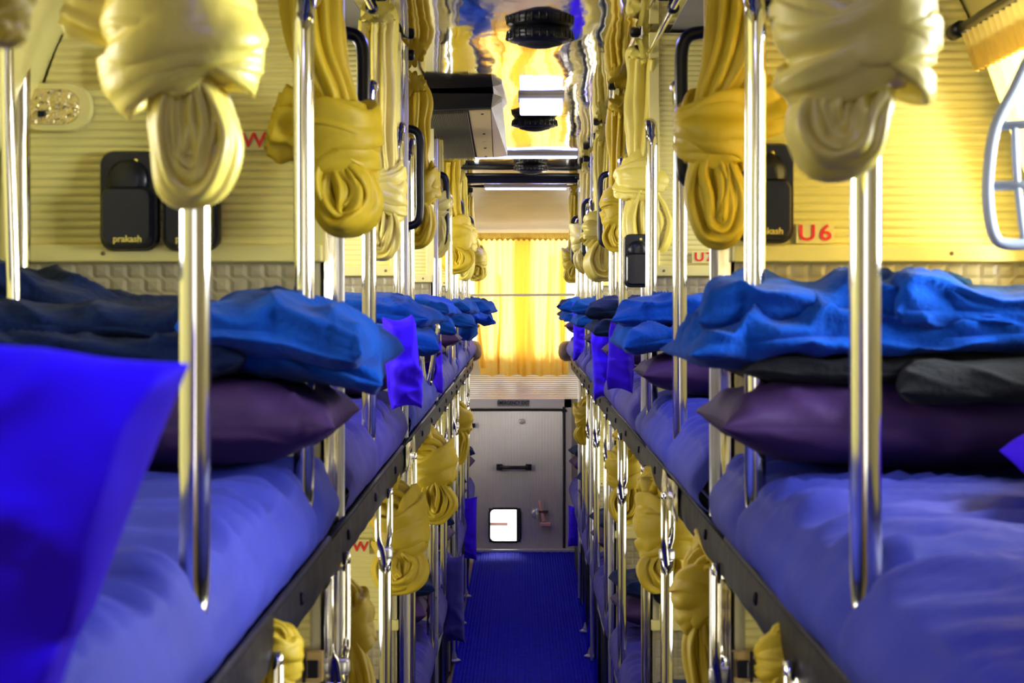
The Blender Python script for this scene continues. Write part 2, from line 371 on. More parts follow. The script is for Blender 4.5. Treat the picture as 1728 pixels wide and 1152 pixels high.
sill = MB(); sill.box(-.3, .33, D - .09, D - .026, .004, .022, .004); struct('trim_7', sill, 'alu')
# hammer and knob hung on the door
hm = thing('safety_hammer', 'small pink plastic safety hammer clipped to the grey door beside its lit hole', 'hammer', at(915, 885, D - .03))
b = MB(); b.sweep([at(911, 845, D - .045), at(914, 862, D - .045), at(918, 880, D - .045)], [.010, .008, .011], [.006, .005, .006], n=8); b.build('handle', 'pink', hm)
b = MB(); b.box(at(911, 0, D).x, at(929, 0, D).x, D - .06, D - .028, at(0, 886, D).z, at(0, 880, D).z, .004); b.build('hammer_head', 'pink', hm)
b = MB(); b.box(at(909, 0, D).x, at(925, 0, D).x, D - .05, D - .026, at(0, 864, D).z, at(0, 860, D).z, .002); b.build('bracket', 'brown', hm)
kn = thing('door_knob', 'small round grey turn knob on the grey door left of the pink hammer', 'knob', at(905, 866, D - .03))
b = MB(); b.disc(at(905, 866, D - .028), (0, -1, 0), [(.030, 0), (.030, .006), (.022, .012), (.012, .016)]); b.build('rosette', 'alu', kn)
b = MB(); b.sweep([at(907, 866, D - .047), at(908, 880, D - .047)], [.010, .007], n=8); b.build('lever', 'alu', kn)
# rear window
wn += 1; we = bpy.data.objects.new('window_%d' % wn, None); C.objects.link(we); we['kind'] = 'structure'; we.location = (0, YW, Z(-.4))
g = MB(); g.add([(-.62, YW + .03, Z(-.4)), (.62, YW + .03, Z(-.4)), (.62, YW + .03, Z(.37)), (-.62, YW + .03, Z(.37))], [(0, 1, 2, 3)], True); g.build('pane', 'glass', we)
fr = MB(); fr.box(-.64, .64, YW - .01, YW + .05, Z(-.345), Z(-.31), .004); fr.box(-.64, .64, YW - .01, YW + .05, Z(.35), Z(.39), .004); fr.build('window_frame', 'rubber', we)
YC = 12.45
rc = thing('rear_window_curtain', 'sunlit yellow curtain drawn across the rear window at the end of the aisle', 'curtain', at(885, 632, YC))
def curt(x0, x1, z0, z1, y, npl, amp, seed, flare=.0):
    def f(u, v):
        x = x0 + (x1 - x0) * u; z = z1 + (z0 - z1) * v
        g = noise.noise(Vector((u * npl * .8, v * .6, seed))) * 1.1 + math.sin(u * npl * 2.3 + seed + .8 * noise.noise(Vector((u * 5, v * 2, seed + 3))) * 3) * .5
        g += .35 * math.sin(u * npl * 5.3 + v * 1.0)
        xx = x + flare * v * (u - .5) + .008 * math.sin(v * 4 + seed) * v
        return (xx, y + amp * g * (.45 + .55 * v), z + .006 * math.sin(u * npl * 3) * v)
    return f
b = MB(); b.grid(curt(at(806, 0, YC).x, at(958, 0, YC).x, at(0, 633, YC).z, at(0, 403, YC).z, YC, 11, .034, 2.2, flare=-.03), 170, 40); b.build('curtain_panel', 'winc', rc)
b = MB(); b.grid(curt(at(795, 0, YC).x, at(968, 0, YC).x, at(0, 405, YC).z, at(0, 393, YC).z, YC - .012, 40, .006, 5.0), 320, 6); b.build('curtain_header', 'header', rc)
r2 = thing('rear_window_side_curtain', 'narrow yellow curtain strip gathered left of the drawn rear window curtain', 'curtain', at(800, 632, YC))
b = MB(); b.grid(lambda u, v: (at(800 + 12 * u * (1 - .4 * math.sin(v * 3)) + 9 * v * v, 0, YC).x, YC - .03 + .01 * math.sin(u * 14), at(0, 455 + 165 * v, YC).z), 16, 20); b.build('curtain_panel', 'winc', r2)
b = MB(); b.rod(at(792, 498, YC - .06), at(970, 497, YC - .06), .0075, 10)
tag(b.build('curtain_crossbar', 'whitemetal'), 'white horizontal bar crossing in front of the rear window curtain', 'bar')
for a_, b_, z_ in ((812, 819, .0), (840, 845, .3), (868, 900, .0), (926, 931, .15), (944, 957, .1)):   # doubled cloth strips added behind the curtain to darken its folds
    b = MB(); b.grid(lambda u, v: (at(a_ + (b_ - a_) * u + 2.5 * math.sin(v * 5 + a_), 0, YC).x, YC + .045 + .012 * math.sin(u * 7), at(0, 632 + (404 + 200 * z_ - 632) * v, YC).z), 8, 18); b.build('fold_shade_strip', 'winc', rc)
# brown bolsters on the back ledge
def lump(mb, c, rx, ry, rz, amp=.08, seed=0, e=2.4, nu=28, nv=18, fs=1.0):
    c = Vector(c); V = []; 
    sp = lambda q, e: math.copysign(abs(q) ** (2 / e), q)
    for j in range(nv + 1):
        ph = -PI / 2 + PI * j / nv
        for i in range(nu):
            th = 2 * PI * i / nu
            p = Vector((sp(math.cos(ph), e) * sp(math.cos(th), e), sp(math.cos(ph), e) * sp(math.sin(th), e), sp(math.sin(ph), e)))
            k = 1 + amp * noise.fractal(p * 1.7 * fs + Vector((seed, seed * 2, 0)), 1.0, 2.0, 3)
            V.append(c + Vector((p.x * rx, p.y * ry, p.z * rz)) * k)
    mb.add(V, [(j * nu + i, j * nu + (i + 1) % nu, (j + 1) * nu + (i + 1) % nu, (j + 1) * nu + i) for j in range(nv) for i in range(nu)])
for px, lab in ((797, 'dark brown rounded bolster at the left foot of the rear window'), (958, 'dark brown rounded bolster at the right foot of the rear window')):
    b = MB(); c = at(px, 592, 11.95); lump(b, c, .052, .14, .058, .05, px); bo = tag(b.build('bolster', 'brown'), lab, 'bolster')
    b = MB(); q = 1 if px > 878 else -1; b.rod((c.x, 12.0, c.z), (q * .835, 12.0, c.z), .012, 10); b.build('mounting_arm', 'rubber', bo)
# ---------------------------------------------------------------- partitions
XL, XR = -.268, .288                         # aisle faces of the berths, left and right
TH = .27
def partition(s, i, y, lettering_u=None, lettering_l=None):
    side = 'left' if s < 0 else 'right'; xi = XL if s < 0 else XR
    p = thing('berth_partition', '%s cream ribbed berth partition on the %s of the aisle, counted from the camera' % (ORD[i], side), 'partition', (xi, y, 0), 'berth partitions')
    xo = s * .70
    mb = MB()
    def outl(z0, z1, y0, y1):
        n = 6
        for k in range(n):
            a = z0 + (z1 - z0) * k / n; b = z0 + (z1 - z0) * (k + 1) / n
            xa, xb = s * (prof_x(a) - .004), s * (prof_x(b) - .004); xx = xi + s * .006
            v = [(xx, y0, Z(a)), (xa, y0, Z(a)), (xa, y1, Z(a)), (xx, y1, Z(a)), (xx, y0, Z(b)), (xb, y0, Z(b)), (xb, y1, Z(b)), (xx, y1, Z(b))]
            mb.add(v, [(0, 1, 5, 4), (2, 3, 7, 6), (0, 3, 7, 4), (1, 2, 6, 5), (0, 1, 2, 3), (4, 5, 6, 7)], True)
    outl(-.32, .59, y + .008, y + TH - .008); outl(-1.46, -.40, y + .008, y + TH - .008)
    mb.build('panel_core', 'core', p)
    def ribbed(z0, z1, name):
        mb = MB(); n = max(2, int(round((z1 - z0) / .0112))); V = []; rows = []
        for k in range(n):
            a = z0 + (z1 - z0) * k / n; h = (z1 - z0) / n
            for t, dd in ((0, 0), (.12, .0026), (.5, .0036), (.88, .0026)): rows.append((a + h * t, dd))
        rows.append((z1, 0))
        for zz, dd in rows: V += [(xi + s * .02, y + .006 - dd, Z(zz)), (s * (prof_x(zz) - .005), y + .006 - dd, Z(zz))]
        mb.add(V, [(2 * k, 2 * k + 1, 2 * k + 3, 2 * k + 2) for k in range(len(rows) - 1)])
        mb.build(name, 'cream', p)
    ribbed(.073, .585, 'ribbed_sheet'); ribbed(-.72, -.405, 'ribbed_sheet')
    for zz in (.062, -.722):
        mb = MB(); mb.box(xi + s * .002, s * (prof_x(zz) - .01), y - .010, y + .01, Z(zz) - .012, Z(zz) + .012, .003); mb.build('bottom_rail', 'trim', p)
        for k in (.03, .30):
            sc = MB(); sc.disc((xi + s * k, y - .010, Z(zz)), (0, -1, 0), [(.003, 0), (.003, .001), (.0015, .0018)], 8); sc.build('screw', 'wood', p)
    # woven vinyl below each rail
    def woven(z0, z1):
        mb = MB(); cw, ch = .0235, .019; nx = int((.70 - abs(xi)) / cw); nz = int((z1 - z0) / ch)
        k = 4
        def f(u, v):
            a = u * nx; b_ = v * nz; ia, ib = int(a), int(b_); ph = (ia + ib) % 2
            bu = math.sin(PI * (a - ia)) ** .5 if a - ia > 0 else 0; bv = math.sin(PI * (b_ - ib)) ** .5 if b_ - ib > 0 else 0
            d = .0012 + (.0022 if ph else .0014) * min(bu, bv)
            return (xi + s * (.012 + u * nx * cw), y + .006 - d, Z(z0 + v * (z1 - z0)))
        mb.grid(f, nx * k, nz * k, True); mb.build('woven_panel', 'weave', p)
    woven(-.19, .048); woven(-.97, -.737)
    mb = MB(); mb.grid(lambda u, v: (xi + .0015 * math.sin(v * 7 + i) * math.sin(u * 9), y + .004 + (TH - .008) * u, Z(-.34 + .93 * v)), 12, 30)
    mb.grid(lambda u, v: (xi + .0015 * math.sin(v * 7 + i) * math.sin(u * 9), y + .004 + (TH - .008) * u, Z(-1.46 + 1.06 * v)), 12, 30)
    mb.build('steel_cladding', 'steel', p)
    mb = MB(); mb.box(xi - s * .006, xi + s * .012, y + TH - .02, y + TH, Z(-.33), Z(.59), .003); mb.box(xi - s * .006, xi + s * .012, y + TH - .02, y + TH, .01, Z(-.40), .003); mb.build('corner_post', 'alu', p)
    mb = MB(); mb.box(xi - s * .003, xi + s * .02, y - .004, y + .008, Z(.05), Z(.59), .002); mb.build('edge_strip', 'trim', p)
    return p
parts = {}
for i, y in enumerate(BERTH[:5]):
    for s in (-1, 1): parts[(s, i)] = partition(s, i, y)
def sign(s, i, px, py, w, h, txt, size):
    y = BERTH[i] ; c = at(px, py, y)
    e = MB(); e.box(c.x - w / 2, c.x + w / 2, y - .0065, y - .003, c.z - h / 2, c.z + h / 2, .0005)
    o = e.build('berth_number_sign', 'trim'); 
    text('lettering', txt, size, c.x, y - .0072, c.z, 'red', o, bold=size * .018, sx=1.15, sp=1.25)
    return o
tag(sign(1, 0, 1374, 394, .052, .028, 'U6', .0300), 'red U6 berth number on the nearest right partition', 'sign')
tag(sign(1, 1, 1187, 434, .052, .026, 'U7', .0270), 'red U7 berth number on the second right partition', 'sign')
tag(sign(-1, 0, 417, 238, .048, .026, '9W', .0280), 'red berth number ending in W on the nearest left partition, partly behind the big knot', 'sign')
tag(sign(-1, 1, 600, 922, .062, .034, '9W', .0300), 'red 9W berth number low on the left partition beneath the upper berth', 'sign')
# ---------------------------------------------------------------- fixtures on the partitions
def pouch(px, py, w, h, y, lab, txt=True):
    c = at(px, py, y); W, H = w * y / F, h * y / F
    o = thing('bottle_holder', lab, 'holder', (c.x, y - .006, c.z), 'black holders on the partitions')
    mb = MB(); mb.rrect(c.x, c.z, W, H, W * .24, y - .020, y - .004); mb.build('back_shell', 'black', o)
    mb = MB(); mb.rrect(c.x, c.z - H * .16, W * .86, H * .60, W * .18, y - .042, y - .018, taper=.90); mb.build('pocket', 'black', o)
    mb = MB(); mb.disc((c.x, y - .020, c.z + H * .20), (0, -1, 0), [(W * .36, 0), (W * .36, .006), (W * .30, .012), (W * .12, .013)]); mb.build('round_cup', 'black', o)
    mb = MB(); mb.disc((c.x + W * .12, y - .020, c.z + H * .40), (0, -1, 0), [(.003, 0), (.003, .002), (.001, .003)], 10); mb.build('screw', 'gilt', o)
    if txt: text('lettering', 'prakash', .0125, c.x + .002, y - .0425, c.z - H * .385, 'gilt', o, bold=.0002)
    return o
pouch(222, 340, 99, 168, 2.9, 'black plastic bottle holder left of the pole on the nearest left partition')
pouch(326, 340, 97, 168, 2.9, 'black plastic bottle holder partly behind the pole under the big left knot')
pouch(1289, 327, 96, 168, 2.9, 'black plastic bottle holder beside the red U6 on the right partition')
pouch(1148, 945, 96, 150, 2.9 + 1.8, 'black bottle holder low on the right, behind the knotted curtains of the lower berth', False)
pouch(1075, 440, 45, 90, 2.9 + 1.8 + .0, 'black holder on the second right partition, left of the red U7', False)
# oval gold reading lamp
c = at(95, 182, 2.9)
o = thing('reading_lamp', 'oval gold reading lamp on the nearest left partition', 'lamp', (c.x, 2.89, c.z))
mb = MB(); mb.rrect(c.x, c.z, .105, .066, .0325, 2.884, 2.898); mb.build('housing', 'trim', o)
mb = MB(); mb.rrect(c.x - .004, c.z, .082, .048, .0235, 2.878, 2.886); mb.build('lens', 'reflector', o)
mb = MB(); mb.box(c.x - .020, c.x - .010, 2.874, 2.880, c.z - .014, c.z - .006, .001); mb.build('switch', 'blackm', o)
c = at(196, 118, 2.9)
o = thing('wall_socket', 'small dark square socket on the nearest left partition behind the big knot', 'socket', (c.x, 2.89, c.z))
mb = MB(); mb.box(c.x - .018, c.x + .018, 2.886, 2.898, c.z - .026, c.z + .026, .002); mb.build('plate', 'orange', o)
mb = MB(); mb.box(c.x - .013, c.x + .013, 2.882, 2.888, c.z - .018, c.z + .018, .001); mb.build('insert', 'blackm', o)
c = at(1470, 203, 2.9)
o = thing('round_lamp', 'white round lamp on the nearest right partition behind the big hanging knot', 'lamp', (c.x, 2.89, c.z))
mb = MB(); mb.disc((c.x, 2.897, c.z), (0, -1, 0), [(.026, 0), (.026, .006), (.021, .012), (.019, .010), (.006, .009)]); mb.build('housing', 'white', o)
c = at(1295, 15, 2.9)
o = thing('wall_vent', 'dark small vent high on the nearest right partition', 'vent', (c.x, 2.89, c.z))
mb = MB(); mb.box(c.x - .022, c.x + .022, 2.884, 2.898, c.z - .014, c.z + .02, .002); mb.build('frame', 'blackm', o)
for k in range(3):
    mb = MB(); mb.box(c.x - .019, c.x + .019, 2.880, 2.885, c.z - .009 + k * .009, c.z - .005 + k * .009); mb.build('slat', 'black', o)
for s, px in ((-1, 515), (1, 1266)):
    c = at(px, 1120, 2.9)
    o = thing('switch_plate', 'copper coloured plate with two black switches low on the %s of the aisle' % ('left' if s < 0 else 'right'), 'switch', (c.x, 2.89, c.z))
    mb = MB(); mb.box(c.x - .026, c.x + .026, 2.884, 2.898, c.z - .022, c.z + .02, .002); mb.build('plate', 'orange', o)
    for q in (-1, 1):
        mb = MB(); mb.box(c.x + q * .012 - .008, c.x + q * .012 + .008, 2.878, 2.886, c.z - .016, c.z + .008, .002); mb.build('rocker', 'black', o)
    mb = MB(); mb.box(c.x - .002, c.x + .002, 2.880, 2.886, c.z - .022, c.z + .02); mb.box(c.x - .028, c.x - .025, 2.880, 2.886, c.z - .022, c.z + .02); mb.build('divider', 'blackm', o)
# steel pillar at the left edge
mb = MB(); mb.sweep([(-.672, 2.82, Z(-.19)), (-.672, 2.82, Z(.1)), (-.672, 2.82, Z(.59))], .021, .014, n=12, res=4)
tag(mb.build('steel_pillar', 'steel'), 'polished steel pillar at the far left edge beside the ribbed partition', 'pillar')
mb = MB(); mb.sweep([at(25, 615, 2.5), at(20, 400, 2.5), at(12, 150, 2.5), at(10, -60, 2.5)], .0085, n=12, res=4)
tag(mb.build('window_pole', 'chrome'), 'thin steel pole at the far left edge above the violet pillow', 'pole')
# black D-shaped grab handles on the partition ends
for i, y in enumerate(BERTH[:5]):
    for s in (-1, 1):
        xi = XL if s < 0 else XR; side = 'left' if s < 0 else 'right'
        o = thing('grab_handle', '%s black D-shaped grab handle on a partition end, %s side of the aisle' % (ORD[i], side), 'handle', (xi, y + .3, Z(.28)), 'black grab handles')
        yy = y + .285; x0 = xi + s * .012; x1 = xi - s * (.046 if s > 0 and i == 0 else .032); r = .010
        mb = MB(); mb.sweep([(x0, yy, Z(.40)), (x1 + s * .03, yy, Z(.40)), (x1 + s * .008, yy, Z(.392)), (x1, yy, Z(.365)), (x1, yy, Z(.29)), (x1, yy, Z(.205)), (x1 + s * .008, yy, Z(.178)), (x1 + s * .03, yy, Z(.17)), (x0, yy, Z(.17))], r, .012, n=12, res=5)
        mb.build('grip', 'black', o)
        mb = MB(); mb.box(x0 - s * .006, x0 + s * .008, yy - .016, yy + .016, Z(.15), Z(.42), .003); mb.build('mounting_plate', 'blackm', o)
# ---------------------------------------------------------------- berth frames, mattresses
def berth_frame(s, i, y0, y1, lower=False):
    xi = XL if s < 0 else XR; side = 'left' if s < 0 else 'right'; lv = 'lower' if lower else 'upper'
    zt = -1.10 if lower else -.325
    o = thing('sleeping_berth', '%s %s berth frame on the %s, %s' % (ORD[i], lv, side, 'dark board down to the floor' if lower else 'dark polished edge rail below its mattress'), 'berth', (xi, (y0 + y1) / 2, Z(zt)), 'berth frames')
    if lower:
        mb = MB(); mb.box(xi + s * .012, s * .83, y0, y1, .004, Z(zt) - .03); mb.build('base_box', 'blackm', o)
        mb = MB(); mb.box(xi - s * .002, xi + s * .012, y0, y1, Z(zt) - .05, Z(zt) + .0, .003); mb.build('edge_rail', 'alu', o)
    else:
        mb = MB()
        ns = 40
        def f(u, v):
            return (xi - s * (.004 + .004 * math.sin(v * PI)) + s * .0008 * math.sin(u * 60), y0 + (y1 - y0) * u, Z(-.390 + .064 * v))
        mb.grid(f, ns, 6); mb.build('edge_rail', 'darksteel', o)
        mb = MB(); mb.box(xi + s * .002, s * .79, y0, y1, Z(-.386), Z(-.332)); mb.build('deck', 'blackm', o)
        mb = MB(); mb.sweep([(xi - s * .006, y0, Z(-.328)), (xi - s * .006, y1, Z(-.328))], .005, n=8, res=1); mb.build('edge_bead', 'darksteel', o)
        for k in range(3):
            yy = y0 + (y1 - y0) * (k + .5) / 3
            mb = MB(); mb.disc((xi - s * .008, yy, Z(-.355)), (-s, 0, 0), [(.008, 0), (.008, .003), (.004, .005)], 10); mb.build('bolt', 'darksteel', o)
UP = {}
LPX = [327, 512, 622, 672, 690, 738, 757, 768, 780, 789]
RPX = [1462, 1275, 1148, 1100, 1052, 1035, 1012, 1000, 992, 984, 976]
XPL, XPR = -.2655, .280
ypl = [XPL * F / (p - 878) for p in LPX]; ypr = [XPR * F / (p - 878) for p in RPX]
ypl = [y for y in ypl if y < 11.6]; ypr = [y for y in ypr if y < 11.6]
def ridge(p, sc, seed):
    q = noise.noise(Vector((p[0] * sc[0], p[1] * sc[1], seed)))
    return 1 - abs(q) * 2.2
def mattress(s, i, y0, y1, zb, zt, poles, m, lab, group, bulge=.035, seed=1):
    xi = XL if s < 0 else XR
    prof = []       # cross-section parameter v: 0 bottom inner edge .. side .. top .. wall side
    nv = 54; nu = 150
    t = zt - zb
    def f(u, v):
        y = y0 + (y1 - y0) * u
        endr = min(1, min(u, 1 - u) * (y1 - y0) / .045); er = math.sqrt(max(0, 1 - (1 - endr) ** 2))
        # pinch near poles
        pin = 0
        for py in poles: pin += math.exp(-((y - py - .012) / .03) ** 2)
        pin = min(1, pin)
        if v < .35:             # outer side
            a = v / .35; ang = a * PI / 2
            zz = zb + t * (a ** 1.0) * .86; off = bulge * math.sin(PI * min(1, a * .85 + .08)) ** .8
            x = xi - s * (off * (1 - .85 * pin * a ** 1.5) * (.6 + .4 * er) - .006)
            x = x - s * .004 * noise.noise(Vector((y * 9, a * 3, seed)))
            zz -= .010 * pin * a
        elif v < .5:            # shoulder
            a = (v - .35) / .15; ang = a * PI / 2
            off0 = bulge * math.sin(PI * .93) ** .8
            x = xi - s * ((bulge * .5) * (1 - 1.35 * pin) * (.6 + .4 * er) * (1 - a) - .010 - .035 * math.sin(ang) * a)
            zz = zb + t * (.86 + .14 * math.sin(ang)) - .010 * pin * (1 - a * .4)
        else:
            a = (v - .5) / .5
            x = xi + s * (.045 + (.80 - abs(xi) - .06) * a); zz = zb + t - .014 * pin * math.exp(-a * 18)
        # folds of the cover across the top
        if v > .3:
            k = min(1, (v - .3) / .12)
            fold = noise.noise(Vector((x * 2.2 + .6 * noise.noise(Vector((y * 2, x * 3, seed))), y * 9, seed + 4)))
            zz += k * (.018 * ((1 - min(1, abs(fold) * 3)) ** 1.5 - .3) + .006 * (1 - min(1, 3 * abs(noise.noise(Vector((x * 3, y * 17 + x * 9, seed)))))))
        zz = zb + (zz - zb) * (.55 + .45 * er)
        return (x, y, Z(zz))
    mb = MB(); mb.grid(f, nu, nv)
    mb.box(xi + s * .012, s * .79, y0 + .01, y1 - .01, Z(zb) + .001, Z(zb) + t * .5)
    return tag(mb.build('mattress', m), lab, 'mattress', group)
NB = 6
starts = [1.0] + [b + TH + .005 for b in BERTH[:5]]
ends = [b - .015 for b in BERTH[:5]] + [11.75]
for i in range(NB):
    a, b = starts[i], ends[i]
    a2 = starts[i] - (.28 if i else 0)
    for s in (-1, 1):
        side = 'left' if s < 0 else 'right'; poles = ypl if s < 0 else ypr
        berth_frame(s, i, a2 if i else .6, b + .01)
        berth_frame(s, i, a if i else .8, b, True)
        mattress(s, i, a if i else .75, b, -.320, -.212, poles, 'sheet' if (i + (s > 0)) % 2 == 0 or i == 0 else 'sheet2',
                 '%s blue sheeted mattress on the %s upper berths' % (ORD[i], side), 'upper berth mattresses', .042 if s > 0 else .030, seed=i * 3 + s)
        mattress(s, i, a if i else .9, b, -1.10, -.985, [], 'sheet2', '%s dark blue mattress on the %s lower berths' % (ORD[i], side), 'lower berth mattresses', .025, seed=i * 5 + s)
for s, y, lab in ((1, 3.72, 'right'), (-1, 4.75, 'left')):
    xi = XL if s < 0 else XR
    mb = MB(); mb.grid(lambda u, v: (xi - s * (.012 + .003 * math.sin(u * 9) * math.sin(v * 5)), y + .42 * u, Z(-.392 + .062 * v)), 30, 8)
    tag(mb.build('added_glint_plate', 'steel'), 'shiny dented steel plate added to the %s berth edge rail to give bright glints' % lab, 'plate')  # plates added to put bright glints on the dark rails
# ---------------------------------------------------------------- poles
for s, ys in ((-1, ypl), (1, ypr)):
    x = XPL if s < 0 else XPR; side = 'left' if s < 0 else 'right'
    for i, y in enumerate(ys):
        o = thing('guard_pole', '%s polished upright guard pole from the camera along the %s upper berths' % (ORD[i], side), 'pole', (x, y, Z(-.33)), 'upper berth guard poles')
        r = .0128
        mb = MB(); mb.sweep([(x + s * .014, y, Z(-.30)), (x + s * .006, y, Z(-.262)), (x, y, Z(-.225)), (x - s * .001, y, Z(0)), (x, y, Z(.30)), (x, y + .008, Z(.345)), (x, y + .035, Z(.372)), (x, y + .09, Z(.38)), (x + s * .004, y + .14, Z(.385))], r, n=16, res=5)
        mb.build('tube', 'chrome', o)
        mb = MB(); mb.disc((x + s * .014, y, Z(-.312)), (0, 0, 1), [(.02, 0), (.02, .004), (.014, .010)], 14); mb.build('base_flange', 'alu', o)
LLX = [415, 461, 580, 655, 697, 731, 752, 771, 782, 790]
RLX = [1388, 1328, 1207, 1120, 1086, 1046, 1022, 1004, 992, 984]
for s, pxs in ((-1, LLX), (1, RLX)):
    x0 = XL - s * .012 if s < 0 else XR - s * .012; side = 'left' if s < 0 else 'right'
    for i, p in enumerate(pxs):
        y = x0 * F / (p - 878)
        if y > 11.9: continue
        o = thing('support_pole', '%s polished support pole from the camera under the %s upper berths' % (ORD[i], side), 'pole', (x0, y, .01), 'lower support poles')
        top = -.39; mid = top - .10 - .02 * (i % 3)
        mb = MB(); mb.sweep([(x0 + s * .006, y, Z(mid)), (x0 + s * .006, y, Z(mid - .3)), (x0 + s * .01, y, .02)], .0125, n=12, res=4); mb.build('tube', 'chrome', o)
        for q in (-1, 1):
            mb = MB(); mb.sweep([(x0 + s * .008 + q * .0095, y + q * .03, Z(top + .02)), (x0 + s * .008 + q * .0095, y + q * .03, Z(mid + .035)), (x0 + s * .006 + q * .005, y + q * .018, Z(mid + .008)), (x0 + s * .006, y + q * .004, Z(mid - .03))], .0062, n=10, res=5); mb.build('hanger_rod', 'chrome', o)
        mb = MB(); mb.disc((x0 + s * .006, y, Z(mid - .012)), (0, 0, 1), [(.0145, 0), (.0155, .004), (.0155, .016), (.0145, .02)], 14); mb.build('collar', 'alu', o)
        mb = MB(); mb.disc((x0 + s * .01, y, .008), (0, 0, 1), [(.026, 0), (.026, .005), (.016, .010)], 14); mb.build('base_flange', 'alu', o)
# ---------------------------------------------------------------- curtain rods with black knobs
for s in (-1, 1):
    xr_ = -.280 if s < 0 else .288; side = 'left' if s < 0 else 'right'
    o = thing('curtain_rod', 'thin steel curtain rod on black brackets along the %s edge of the ceiling' % side, 'rod', (xr_, 5, Z(.56)))
    mb = MB(); mb.rod((xr_, Y0 + .2, Z(.548)), (xr_, 11.9, Z(.548)), .006, 10); mb.build('rail', 'chrome', o)
    for y in [1.0, 2.0, 3.0, 4.0, 5.0, 6.25, 7.5, 8.7, 10.0, 11.2]:
        mb = MB(); mb.disc((xr_ - s * .018, y, Z(.574)), (s, 0, 0), [(.011, -.012), (.0135, -.006), (.0135, .008), (.008, .012), (.007, .04)], 12)
        mb.rod((xr_, y, Z(.574)), (xr_, y, Z(.54)), .008, 10); mb.disc((xr_, y - .012, Z(.548)), (0, 1, 0), [(.011, 0), (.012, .004), (.012, .02), (.011, .024)], 12)
        mb.build('bracket', 'black', o)
    mb = MB()
